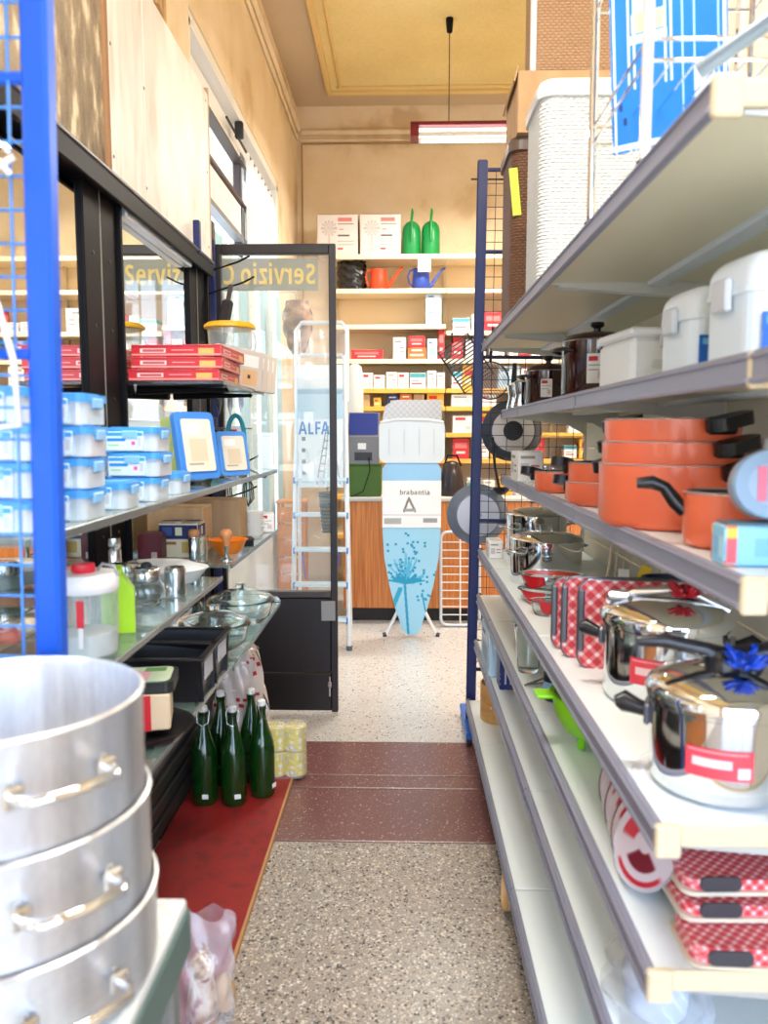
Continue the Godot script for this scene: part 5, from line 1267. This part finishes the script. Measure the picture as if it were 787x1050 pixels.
	var bp := thing("sky_blue_pack", "sky blue carton with yellow and red corner in front of the saucepan", "pack", V(.535, 1.2105, 1.13), -4)
	part(mb().box(Vector3(0, .03, 0), Vector3(.16, .058, .06), .003), "carton", T(card(64, 32, C(140, 204, 236), [[0, 0, .1, .3, C(246, 200, 60)], [0, .3, .1, .7, C(236, 90, 100)], [.25, .3, .3, .5, C(120, 186, 226)], [.65, .25, .3, .6, C(190, 230, 240)]]), .4), bp)
	part(mb().box(Vector3(0, .061, 0), Vector3(.15, .003, .05), .001), "top_flap", M(C(96, 118, 132), .4), bp)
	var rd := thing("round_blue_tub", "grey-blue round tub with pink label lying on the sky blue carton", "tub", V(.6, 1.3225, 1.08))
	rd.transform = Transform3D(Basis(Vector3.UP, -.25) * Basis(Vector3.RIGHT, PI / 2 - .1), V(.525, 1.3255, 1.14))
	part(mb().lathe([Vector2(0, -.03), Vector2(.046, -.03), Vector2(.05, -.025), Vector2(.05, .025), Vector2(.046, .03), Vector2(0, .03)], 36), "tub", M(C(150, 180, 206), .35), rd)
	part(mb().box(Vector3(-.012, .031, .0), Vector3(.012, .002, .05), .001), "pink_label", M(C(236, 110, 140), .4), rd)
	part(mb().lathe([Vector2(.03, .031), Vector2(.047, .031)], 36), "lid_ring", M(C(130, 160, 190), .35), rd)
	var lg := thing("white_cube_carton", "white and grey carton against the shelf back behind the orange stack", "box", V(.74, 1.2105, 1.6))
	part(mb().box(Vector3(0, .09, 0), Vector3(.08, .18, .12), .003), "carton", M(C(226, 226, 226), .5), lg)
	part(mb().box(Vector3(.0, .1, .061), Vector3(.07, .1, .002)), "grey_panel", M(C(150, 144, 140), .5), lg)

func weave(base: Color, dark: Color) -> StandardMaterial3D:
	var im := Image.create(32, 32, false, Image.FORMAT_RGB8)
	var hm := Image.create(32, 32, false, Image.FORMAT_RGB8)
	for y in 32:
		for x in 32:
			var row := int(y / 8.0) % 2
			var u := absf(fposmod(x + row * 8.0, 16.0) - 8.0) / 8.0
			var w := absf(fposmod(y, 8.0) - 4.0) / 4.0
			var q := (1.0 - u * u) * (1.0 - w * w)
			im.set_pixel(x, y, dark.lerp(base, clampf(.35 + q * .8, 0, 1)))
			hm.set_pixel(x, y, Color(q, q, q))
	var m := T(im, .55, 0, Vector3(26, 26, 26), hm)
	return m

func gondola_top() -> void:
	var ww := weave(C(226, 228, 228), C(190, 193, 192))
	var bw := weave(C(132, 92, 66), C(72, 48, 36))
	var rx := Basis(Vector3.RIGHT, -PI / 2)
	var h1 := thing("white_laundry_hamper", "tall white woven plastic laundry hamper on top of the shelving", "hamper", V(.52, 1.7905, 2.36))
	part(mb().at(Transform3D(rx, Vector3(0, .26, 0))).ext(rr(.3, .26, .04), .52), "body", ww, h1)
	part(mb().at(Transform3D(rx, Vector3(0, .535, 0))).ext(rr(.315, .275, .045), .03).at(Transform3D(rx, Vector3(0, .557, 0))).ext(rr(.3, .26, .045), .016), "lid", M(C(228, 230, 230), .4), h1)
	var h2 := thing("brown_laundry_hamper", "dark brown woven laundry hamper with yellow tag behind the white one", "hamper", V(.51, 1.7905, 2.95))
	part(mb().at(Transform3D(rx, Vector3(0, .29, 0))).ext(rr(.28, .28, .04), .58), "body", bw, h2)
	part(mb().at(Transform3D(rx, Vector3(0, .595, 0))).ext(rr(.3, .3, .045), .032).at(Transform3D(rx, Vector3(0, .618, 0))).ext(rr(.285, .285, .045), .014), "lid", M(C(92, 74, 64), .35), h2)
	part(mb().at(rot(Vector3(0, 0, 1), 6, Vector3(-.128, .44, .141))).box(Vector3(0, 0, 0), Vector3(.03, .16, .004), .001), "tag", M(C(206, 220, 70), .5), h2)
	var cb := thing("open_cardboard_box", "shallow brown cardboard box on top of the brown hamper", "box", V(.585, 2.4155, 2.93))
	for q in [[Vector3(0, .1, .15), Vector3(.4, .2, .006)], [Vector3(0, .1, -.15), Vector3(.4, .2, .006)], [Vector3(-.2, .1, 0), Vector3(.006, .2, .3)], [Vector3(.2, .1, 0), Vector3(.006, .2, .3)], [Vector3(0, .003, 0), Vector3(.4, .006, .3)]]:
		part(mb().box(q[0], q[1], .001), "wall", cardb, cb)
	part(mb().at(rot(Vector3(0, 0, 1), -14, Vector3(-.2, .18, 0))).box(Vector3(-.012, .01, 0), Vector3(.006, .05, .3), .001), "flap", cardb, cb)
	var rb := thing("rattan_basket", "tall tan woven basket with white edge standing in the cardboard box", "basket", V(.6, 2.4225, 2.92))
	part(mb().at(Transform3D(rx, Vector3(0, .4, 0))).ext(rr(.32, .24, .02), .8), "body", weave(C(196, 158, 122), C(150, 112, 82)), rb)
	part(mb().box(Vector3(-.165, .4, .11), Vector3(.02, .8, .03), .006), "white_edge", M(C(226, 228, 230), .4), rb)
	part(mb().at(Transform3D(rx, Vector3(0, .81, 0))).ext(rr(.335, .255, .02), .025), "rim", M(C(206, 196, 184), .4), rb)
	# folded airer behind, two white tubes with black feet
	var fa := thing("folded_airer", "folded white clothes airer with black feet at the far end of top shelf", "airer", V(.42, 1.7905, 3.22))
	for k in 3:
		part(mb().tube([Vector3(k * .05, .02, -k * .02), Vector3(k * .05 + .01, .62, -k * .02)], .013, 10), "leg", white_m, fa)
		part(mb().tube([Vector3(k * .05, .0, -k * .02), Vector3(k * .05, .03, -k * .02)], .017, 10), "foot", black_m, fa)
	part(mb().tube([Vector3(0, .5, 0), Vector3(.11, .5, -.04)], .008, 8).tube([Vector3(0, .2, 0), Vector3(.11, .2, -.04)], .008, 8), "cross_bar", M(C(190, 196, 200), .3, .5), fa)
	# chrome tier rack with the blue product sheet
	var cr := thing("tier_rack", "chrome and white tier rack with wire shelves on the top shelf", "rack", V(.505, 1.7905, 1.4))
	for q in [[-.145, -.17, 0], [.15, -.17, 0], [-.145, .17, 1], [.15, .17, 1]]:
		part(mb().tube([Vector3(q[0], .01, q[1]), Vector3(q[0], .86, q[1])], .0085, 10), "post", chrome if q[2] == 0 else M(C(222, 226, 228), .25, .3), cr)
		part(mb().tube([Vector3(q[0], 0, q[1]), Vector3(q[0], .016, q[1])], .012, 10), "foot", black_m, cr)
	for y in [.16, .4, .64]:
		var sh := part(mb().tube([Vector3(-.145, y, -.17), Vector3(.15, y, -.17), Vector3(.15, y, .17), Vector3(-.145, y, .17)], .0035, 6, true).tube([Vector3(-.145, y + .03, -.17), Vector3(.15, y + .03, -.17), Vector3(.15, y + .03, .17), Vector3(-.145, y + .03, .17)], .0035, 6, true), "wire_shelf", chrome, cr)
		for k in 9:
			part(mb().tube([Vector3(-.145 + k * .037, y, -.17), Vector3(-.145 + k * .037, y, .17)], .0018, 5), "wire", chrome, sh)
	var pi := card(160, 200, C(14, 116, 214), [[.02, .0, .02, 1, C(236, 244, 250)], [0, .98, 1, .02, C(240, 246, 250)], [.97, 0, .03, 1, C(236, 244, 250)]])
	for k in 3:
		var y0 := .22 + k * .2
		pi.fill_rect(Rect2i(26, int(y0 * 200), 54, 6), C(206, 226, 244))
		pi.fill_rect(Rect2i(30, int(y0 * 200) - 14, 46, 13), [C(226, 120, 140), C(120, 190, 240), C(226, 206, 160)][k])
		pi.fill_rect(Rect2i(36, int(y0 * 200) - 24, 20, 10), [C(236, 80, 70), C(160, 214, 246), C(236, 190, 190)][k])
	for x in [24, 32, 76, 84]: pi.fill_rect(Rect2i(x, 20, 3, 140), C(226, 240, 250))
	for q in [[.62, .05, C(236, 130, 220)], [.66, .18, C(226, 110, 210)], [.64, .33, C(236, 140, 226)], [.68, .46, C(214, 100, 200)]]: pi.fill_rect(Rect2i(int(q[0] * 160), int(q[1] * 200), 34, 4), q[2])
	pi.fill_rect(Rect2i(118, 150, 26, 34), C(226, 232, 238))
	for x in [100, 116, 148]: pi.fill_rect(Rect2i(x, 10, 2, 176), C(190, 220, 246))
	pi.fill_rect(Rect2i(10, 168, 5, 5), C(6, 50, 110))
	pi.fill_rect(Rect2i(16, 178, 5, 5), C(6, 50, 110))
	var ps := single(mb().box(Vector3(0, .26, 0), Vector3(.19, .5, .012), .002), "product_sheet", T(pi, .35), "bright blue pictured carton standing inside the chrome tier rack", "carton", V(.455, 1.885, 1.41), -26)
	ps.rotation_degrees.z = 3
	# white wire airer with a grey tube nearest the shelf end
	var wa := thing("wire_airer", "folded white wire airer with thick grey tube at the near end of top shelf", "airer", V(.56, 1.7905, 1.03))
	part(mb().tube([Vector3(-.16, .1, -.1), Vector3(.02, .2, .03), Vector3(.2, .27, .1)], .011, 12), "tube", M(C(120, 134, 146), .35, .4), wa)
	for k in 7:
		part(mb().tube([Vector3(-.08 + k * .045, .0, .02), Vector3(-.09 + k * .045, .3, -.01), Vector3(-.06 + k * .045, .34, -.02)], .0045, 6), "wire", white_m, wa)
		part(mb().tube([Vector3(-.06 + k * .045, .0, -.05), Vector3(-.03 + k * .045, .28, -.06)], .004, 6), "wire", white_m, wa)
	part(mb().tube([Vector3(-.1, .3, -.01), Vector3(.22, .3, -.01)], .005, 6).tube([Vector3(-.09, .006, .02), Vector3(.22, .006, .02)], .005, 6), "rail", white_m, wa)
	var cx := pbox("brown", "brown cardboard carton behind the white wire airer", V(.66, 1.7905, 1.155), Vector3(.2, .3, .07), 0, "", "cardboard_box")

func frying_pan(label: String, at: Vector3, r: float, body: Material, base: Material, hub: Material, hub_r: float) -> void:
	# hangs by its handle, its outside bottom towards the aisle
	var t := thing("frying_pan", label, "pan", at)
	t.transform = Transform3D(Basis(Vector3.RIGHT, PI / 2), at)
	part(mb().lathe([Vector2(0, 0), Vector2(r * .7, .0), Vector2(r * .78, -.006), Vector2(r, -.048), Vector2(r + .003, -.05), Vector2(r - .003, -.048), Vector2(r * .74, -.006), Vector2(0, -.004)], 48), "shell", body, t)
	part(mb().lathe([Vector2(0, .002), Vector2(r * .68, .002), Vector2(r * .7, .0005)], 48), "base_plate", base, t)
	part(mb().lathe([Vector2(0, .004), Vector2(hub_r, .004), Vector2(hub_r, .002)], 28), "base_mark", hub, t)
	part(mb().tube([Vector3(0, -.04, -r), Vector3(0, -.03, -r - .04), Vector3(.004, -.025, -r - .1), Vector3(.006, -.025, -r - .17)], [.012, .011, .013, .01], 10), "handle", M(C(26, 26, 30), .4), t)

func blue_stand() -> void:
	var st := thing("wire_grid_stand", "dark blue wire grid stand with hanging pans at the gondola end", "display stand", V(.315, 0, 3.57))
	st.rotation_degrees.z = -.6
	for x in [0.0, .62]:
		part(mb().box(Vector3(x, 1.32, 0), Vector3(.045, 2.54, .03), .005), "post", blue_m, st)
		part(mb().box(Vector3(x - .02, .05, 0), Vector3(.03, .03, .4), .005), "foot", M(C(46, 110, 206), .35), st)
		for z in [-.18, .18]:
			part(mb().lathe([Vector2(0, -.012), Vector2(.02, -.012), Vector2(.024, -.006), Vector2(.024, .006), Vector2(.02, .012), Vector2(0, .012)], 16).at(Transform3D.IDENTITY), "caster", M(C(40, 34, 34), .5), st).transform = Transform3D(Basis(Vector3.BACK, PI / 2), Vector3(x - .02, .024, z))
	for y in [.3, 1.0, 1.74, 2.2, 2.55]:
		part(mb().box(Vector3(.31, y, 0), Vector3(.58, .016, .012), .003), "cross_bar", blue_m, st)
	var dm := M(C(40, 44, 62), .35, .3)
	var hw := mb().tube([Vector3(.022, 0, 0), Vector3(.6, 0, 0)], .0018, 5).mesh()
	for k in 44: part(hw, "wire", dm, st, Vector3(0, .34 + k * .05, .006))
	var vw := mb().tube([Vector3(0, .3, 0), Vector3(0, 2.55, 0)], .0018, 5).mesh()
	for k in 7: part(vw, "wire", dm, st, Vector3(.06 + k * .075, 0, .009))
	part(mb().tube([Vector3(-.05, 2.51, 0), Vector3(.1, 2.51, 0)], .004, 6), "hook_bar", dm, st)
	# pans behind the grid
	var gb := M(C(120, 132, 148), .35, .2)
	frying_pan("grey-blue frying pan with pale base hanging lowest on the dark blue grid", V(.345, 1.02, 3.61), .14, gb, M(C(206, 210, 222), .4), M(C(160, 160, 160), .3, .6), .016)
	frying_pan("grey frying pan with a black disc on its base hanging on the grid", V(.5, 1.41, 3.61), .138, M(C(72, 80, 92), .35, .2), M(C(216, 210, 206), .45), M(C(36, 34, 36), .4), .045)
	var sp := thing("splatter_screen", "round striped splatter screen hanging on the dark blue grid", "splatter screen", V(.395, 1.64, 3.64))
	part(mb().tube(circ(.085, 32, Vector3.ZERO, 2), .004, 6, true), "rim", M(C(90, 80, 80), .4, .4), sp)
	for k in 15:
		var x := -.077 + k * .011
		var hh := sqrt(maxf(0, .083 * .083 - x * x))
		part(mb().at(rot(Vector3(0, 0, 1), 32)).box(Vector3(x, 0, 0), Vector3(.0055, hh * 2, .003)), "strip", M(C(176, 160, 158), .4), sp)
	part(mb().tube([Vector3(0, .085, 0), Vector3(.01, .24, 0)], .007, 8), "handle", black_m, sp)
	var gr := thing("grill_rack", "small dark slatted grill rack hanging tilted beside the blue post", "grill", V(.285, 1.72, 3.66))
	gr.rotation_degrees.z = 34
	part(mb().tube([Vector3(-.08, -.11, 0), Vector3(.08, -.11, 0), Vector3(.08, .11, 0), Vector3(-.08, .11, 0)], .005, 6, true), "frame", M(C(36, 32, 34), .4), gr)
	for k in 13:
		part(mb().box(Vector3(0, -.096 + k * .016, 0), Vector3(.16, .007, .004)), "slat", M(C(66, 58, 60), .4), gr)
	part(mb().tube([Vector3(0, .11, 0), Vector3(.02, .15, 0), Vector3(.03, .15, -.05)], .004, 6), "hook", black_m, gr)
	var sk := thing("ladle", "black ladle hanging between the two frying pans", "ladle", V(.42, 1.24, 3.61))
	part(mb().tube([Vector3(-.015, .14, 0), Vector3(0, 0, 0), Vector3(.02, -.09, .0)], [.008, .006, .006], 8), "handle", M(C(30, 30, 36), .4), sk)
	part(mb().lathe([Vector2(0, 0), Vector2(.02, .004), Vector2(.036, .02), Vector2(.04, .035), Vector2(.037, .035), Vector2(.03, .018), Vector2(0, .004)], 20, Vector3(.03, -.125, 0)), "bowl", M(C(36, 38, 50), .35), sk)

func ln(im: Image, a: Vector2, b: Vector2, w: float, c: Color) -> void:
	var n := int(a.distance_to(b)) + 1
	for i in n + 1:
		var p := a.lerp(b, float(i) / n)
		im.fill_rect(Rect2i(int(p.x - w * .5), int(p.y - w * .5), maxi(1, int(w)), maxi(1, int(w))), c)

func far_goods() -> void:
	back_goods()
	# ironing board
	var ib := thing("ironing_board", "folded ironing board with pale blue flowered cover and white iron rest", "ironing board", V(.053, 0, 5.28))
	var poly := PackedVector2Array()
	for k in 17:
		var a := PI + PI * k / 16.0
		poly.append(Vector2(cos(a) * .075, .1 + sin(a) * .085))
	poly.append_array(PackedVector2Array([Vector2(.11, .2), Vector2(.15, .36), Vector2(.185, .55), Vector2(.196, .72), Vector2(.198, 1.16), Vector2(.17, 1.2), Vector2(-.17, 1.2), Vector2(-.198, 1.16), Vector2(-.196, .72), Vector2(-.185, .55), Vector2(-.15, .36), Vector2(-.11, .2)]))
	var ci := Image.create(128, 384, false, Image.FORMAT_RGB8)
	ci.fill(C(152, 206, 236))
	var tl := C(30, 150, 196)
	ln(ci, Vector2(58, 380), Vector2(50, 270), 5, tl)
	var r := RandomNumberGenerator.new()
	r.seed = 3
	for k in 60:
		var a := r.randf_range(-PI * .98, -.02)
		var l := r.randf_range(30, 118)
		var e := Vector2(52, 268) + Vector2(cos(a) * l * .62, sin(a) * l)
		ln(ci, Vector2(52, 268), Vector2(52, 268).lerp(e, .6), 2, C(80, 176, 216))
		ci.fill_rect(Rect2i(int(e.x), int(e.y), 5, 5), C(36, 140, 186))
	for k in 40:
		var a := r.randf_range(.2, 2.9)
		ln(ci, Vector2(52, 268), Vector2(52, 268) + Vector2(cos(a), -sin(a) * .55) * r.randf_range(20, 44), 3, tl)
	ln(ci, Vector2(96, 330), Vector2(88, 290), 3, tl)
	for k in 12: ci.fill_rect(Rect2i(74 + r.randi() % 44, 266 + r.randi() % 44, 5, 5), tl)
	ln(ci, Vector2(20, 330), Vector2(40, 280), 8, C(40, 160, 200))
	ci.fill_rect(Rect2i(0, 0, 128, 50), C(150, 200, 240))
	part(mb().ext(poly, .03), "cover_board", T(ci, .7), ib)
	var pap := card(96, 64, C(232, 236, 242), [[.27, .0, .5, .7, C(244, 244, 244)], [.04, .8, .3, .14, C(170, 170, 172)], [.7, .8, .24, .1, C(150, 150, 156)], [0, .72, 1, .03, C(190, 190, 196)]])
	ln(pap, Vector2(36, 42), Vector2(44, 24), 3, C(120, 116, 116))
	ln(pap, Vector2(44, 24), Vector2(54, 42), 3, C(130, 126, 126))
	ln(pap, Vector2(38, 40), Vector2(52, 40), 4, C(160, 156, 156))
	var pp := part(mb().box(Vector3(0, .92, .019), Vector3(.398, .32, .006), .001), "paper_wrap", T(pap, .5), ib)
	text(pp, "brabantia", .034, Vector3(.02, 1.0, .023), Basis.IDENTITY, M(C(120, 120, 124), .5), "lettering", .2)
	part(mb().at(mv(Vector3(0, 1.345, .01))).ext(rr(.44, .29, .05), .03), "iron_rest", M(C(212, 224, 234), .4), ib)
	for k in 4:
		part(mb().box(Vector3(-.15 + k * .1, 1.34, .027), Vector3(.006, .17, .004), .001), "groove_rib", M(C(206, 216, 226), .4), ib)
	part(mb().tube([Vector3(-.21, 1.47, .02), Vector3(-.1, 1.49, .03), Vector3(.1, 1.49, .03), Vector3(.21, 1.47, .02)], .01, 8), "rest_lip", M(C(226, 234, 240), .35), ib)
	var mi := Image.create(16, 16, false, Image.FORMAT_RGB8)
	mi.fill(C(190, 190, 190))
	for k in 16:
		mi.set_pixel(k, k, C(140, 140, 140))
		mi.set_pixel(15 - k, k, C(140, 140, 140))
	part(mb().ext(PackedVector2Array([Vector2(-.2, 1.48), Vector2(.2, 1.48), Vector2(.2, 1.62), Vector2(-.12, 1.62), Vector2(-.18, 1.58)]), .008), "mesh_plate", T(mi, .4, .4, Vector3(25, 25, 25)), ib)
	for s in [-1, 1]:
		part(mb().tube([Vector3(s * .05, .26, -.03), Vector3(s * .175, .015, .0)], .012, 8), "leg", M(C(226, 228, 230), .3, .4), ib)
		part(mb().tube([Vector3(s * .17, .018, .0), Vector3(s * .195, .012, .0)], .016, 8), "foot_cap", M(C(60, 60, 64), .5), ib)
		part(mb().tube([Vector3(s * .12, 1.2, -.02), Vector3(s * .12, .3, -.03)], .01, 8), "frame_tube", M(C(226, 228, 230), .3, .4), ib)
	# step ladder with product sheet
	var la := thing("step_ladder", "tall aluminium step ladder with wrapped product sheet behind the glass door", "ladder", V(-.535, 0, 5.05))
	var al := M(C(226, 232, 238), .3, .45)
	for s in [-1, 1]:
		part(mb().tube([Vector3(s * .185, 0, .12), Vector3(s * .17, .9, .03), Vector3(s * .155, 1.6, -.03)], .016, 8), "front_rail", al, la)
		part(mb().tube([Vector3(s * .175, 0, -.2), Vector3(s * .15, 1.9, -.06)], .012, 8), "rear_rail", al, la)
		part(mb().lathe([Vector2(0, 0), Vector2(.02, 0), Vector2(.02, .03), Vector2(0, .03)], 12, Vector3(s * .185, 0, .12)), "foot", M(C(80, 90, 110), .5), la)
		part(mb().tube([Vector3(s * .12, .66, .08), Vector3(s * .1, .46, .09)], .006, 6), "strap", M(C(90, 80, 170), .5), la)
	for k in 5:
		var y := .2 + k * .225
		part(mb().box(Vector3(0, y, .1 - k * .022), Vector3(.335, .022, .09), .004), "step", M(C(206, 230, 246), .35, .2), la)
		for s in [-1, 1]:
			part(mb().box(Vector3(s * .172, y - .005, .115 - k * .022), Vector3(.012, .04, .05), .003), "step_clip", M(C(80, 130, 206), .4), la)
	part(mb().tube([Vector3(-.155, 1.5, -.02), Vector3(-.155, 1.86, -.05), Vector3(-.13, 1.9, -.05), Vector3(.13, 1.9, -.05), Vector3(.155, 1.86, -.05), Vector3(.155, 1.5, -.02)], .013, 8), "guard_rail", al, la)
	part(mb().tube([Vector3(-.165, 1.6, -.07), Vector3(-.165, 2.06, -.09), Vector3(-.13, 2.11, -.09), Vector3(.13, 2.11, -.09), Vector3(.165, 2.06, -.09), Vector3(.165, 1.6, -.07)], .015, 8), "top_loop", al, la)
	var li := card(96, 192, C(226, 238, 246), [[.0, .0, 1, .16, C(236, 242, 248)], [0, .2, 1, .04, C(150, 170, 190)]])
	for y in range(36, 84):
		for x in 96:
			if (x * 7 + y * 3) % 5 < 3: li.set_pixel(x, y, C(214, 226, 236) if (x + y) % 3 == 0 else C(110, 180, 222))
	ln(li, Vector2(62, 96), Vector2(40, 186), 2, C(110, 120, 130))
	ln(li, Vector2(72, 96), Vector2(90, 186), 2, C(110, 120, 130))
	ln(li, Vector2(66, 96), Vector2(54, 186), 2, C(140, 150, 160))
	for k in 7: ln(li, Vector2(60 - k * 3, 106 + k * 12), Vector2(66 - k * 2, 106 + k * 12), 2, C(130, 140, 150))
	for k in 4: li.fill_rect(Rect2i(8, 112 + k * 18, 8, 6), C(120, 130, 140))
	var sh := part(mb().box(Vector3(0, 1.44, .04), Vector3(.29, .78, .006), .001), "product_sheet", T(li, .35), la)
	text(sh, "ALFA", .085, Vector3(-.04, 1.43, .0445), Basis.IDENTITY, M(C(50, 130, 206), .5), "lettering", .2)
	part(mb().grid(10, 12, func(u, v2): return Vector3((u - .5) * .3, 1.06 + v2 * 1.0, .06 - .09 * v2 + .006 * sin(u * 25 + v2 * 9))), "plastic_wrap", M(Color(.95, .97, 1, .18), .1), la)
	# bundle beside the ladder top, hanging brown bag
	var hb := thing("brown_bag_bundle", "brown crumpled bag hanging high behind the glass door", "bag", V(-.74, 1.95, 5.5))
	part(mb().grid(24, 14, func(u, v2): return Vector3(cos(u * TAU) * .085 * (.5 + .7 * sin(v2 * 2.6)) + .008 * sin(v2 * 21 + u * 30), v2 * .36, sin(u * TAU) * .06 * (.5 + .7 * sin(v2 * 2.6)) + .006 * cos(u * 33))), "bag", T(mottled(64, [C(96, 60, 40), C(150, 104, 74), C(196, 156, 124)], .06, 95), .4), hb)
	part(mb().tube([Vector3(0, .34, 0), Vector3(-.02, .42, -.02), Vector3(-.21, .42, -.02)], .004, 6), "hook", steel, hb)
	var rw := thing("film_roll", "roll wrapped in clear film standing behind the ladder on the counter", "roll", V(-.38, .9305, 6.12))
	part(mb().lathe([Vector2(0, 0), Vector2(.06, 0), Vector2(.064, .01), Vector2(.064, .9), Vector2(.05, .98), Vector2(.02, 1.0), Vector2(0, 1.0)], 20), "roll", M(C(222, 216, 208), .4), rw)
	# register screen and green box on the counter
	var gx := thing("green_box", "dark green box on the counter under the register", "box", V(-.3, .9305, 5.88))
	part(mb().box(Vector3(0, .115, 0), Vector3(.26, .23, .24), .005), "box", M(C(70, 104, 34), .6), gx)
	part(mb().box(Vector3(0, .236, 0), Vector3(.264, .012, .244), .003), "lid", M(C(60, 90, 30), .6), gx)
	var rg := thing("cash_register", "grey cash register with dark blue sloped screen on the green box", "cash register", V(-.3, 1.173, 5.88))
	part(mb().at(Transform3D(Basis(Vector3.UP, -PI / 2), Vector3.ZERO)).ext(PackedVector2Array([Vector2(-.11, 0), Vector2(.11, 0), Vector2(.11, .2), Vector2(-.02, .38), Vector2(-.11, .38)]), .23), "housing", M(C(112, 112, 118), .45), rg)
	part(mb().at(Transform3D(Basis(Vector3.RIGHT, -.0), Vector3(0, .305, .055))).grid(6, 4, func(u, v2): return Vector3((u - .5) * .215, -.09 + v2 * .16, .05 - v2 * .115)), "screen", M(C(34, 52, 116), .15), rg)
	part(mb().box(Vector3(-.01, .13, .1105), Vector3(.06, .045, .003), .001), "white_sticker", M(C(226, 226, 224), .5), rg)
	part(mb().box(Vector3(.0, .055, .1105), Vector3(.13, .06, .004), .001), "port_panel", M(C(30, 30, 34), .4), rg)
	part(mb().tube([Vector3(.04, .05, .115), Vector3(.05, -.05, .13), Vector3(.0, -.2, .14), Vector3(-.1, -.25, .14)], .004, 6), "cable", black_m, rg)
	var ke := thing("black_kettle", "black tapered kettle on the counter beside the ironing board", "kettle", V(.36, .9305, 5.9))
	part(mb().lathe([Vector2(0, 0), Vector2(.1, 0), Vector2(.105, .01), Vector2(.085, .15), Vector2(.06, .24), Vector2(.03, .26), Vector2(0, .262)], 24), "body", M(C(40, 28, 30), .3), ke)
	part(mb().tube([Vector3(-.06, .22, 0), Vector3(-.03, .3, 0), Vector3(.04, .3, 0), Vector3(.07, .22, 0)], .008, 8), "handle", black_m, ke)
	for k in 5:
		pbox(["teal", "white_grey", "yellow", "white_red", "navy"][k], ["small teal banded carton on the counter past the kettle", "small white carton with grey print on the counter past the kettle", "small yellow carton on the counter near the blue grid", "small white carton with red print on the counter", "small navy carton at the end of the counter"][k], V(.52 + k * .12, .9305, 5.95), Vector3(.09, .1 + .02 * (k % 3), .08), k * 7)
	# folded white airer leaning on the counter
	var ar := thing("clothes_airer", "white wire clothes airer leaning against the wooden counter", "airer", V(.41, 0, 5.55))
	var fr := []
	for p in rr(.28, .67, .05, 4): fr.append(Vector3(p.x, p.y + .35, -.0 - (p.y + .35) * .12))
	part(mb().tube(fr, .011, 8, true), "frame", M(C(206, 212, 220), .35, .3), ar)
	for k in 10:
		var y := .09 + k * .058
		part(mb().tube([Vector3(-.135, y, -y * .12), Vector3(.135, y, -y * .12)], .004, 6), "wire", white_m, ar)
	part(mb().tube([Vector3(0, .02, -.002), Vector3(0, .68, -.08)], .006, 6), "centre_bar", white_m, ar)
	# crate behind the glass door and loose cord
	var ck := thing("wooden_crate", "small orange-brown wooden crate beyond the glass door", "crate", V(-.82, 0, 5.72))
	for k in 7:
		part(mb().box(Vector3(0, .06 + k * .125, .1), Vector3(.2, .11, .012), .002), "slat", wood, ck)
	for x in [-.09, .09]:
		part(mb().box(Vector3(x, .45, .085), Vector3(.02, .9, .018), .002), "batten", wood, ck)
		part(mb().box(Vector3(x, .45, -.085), Vector3(.02, .9, .018), .002), "batten", wood, ck)
	part(mb().box(Vector3(0, .9, 0), Vector3(.22, .02, .22), .003), "top_board", wood, ck)
	var rh := thing("ribbed_hose", "dark ribbed coil hanging behind the lower glass of the door", "hose", V(-.385, .9, 3.9))
	var pr := []
	for k in 12:
		pr.append(Vector2(.022 + k * .0016, k * .018))
		pr.append(Vector2(.03 + k * .0018, k * .018 + .008))
	part(mb().lathe(pr, 18), "coil", M(C(66, 68, 62), .5), rh)
	part(mb().tube([Vector3(0, .2, 0), Vector3(0, .23, 0), Vector3(.04, .235, .1)], .003, 6), "hook", steel, rh)
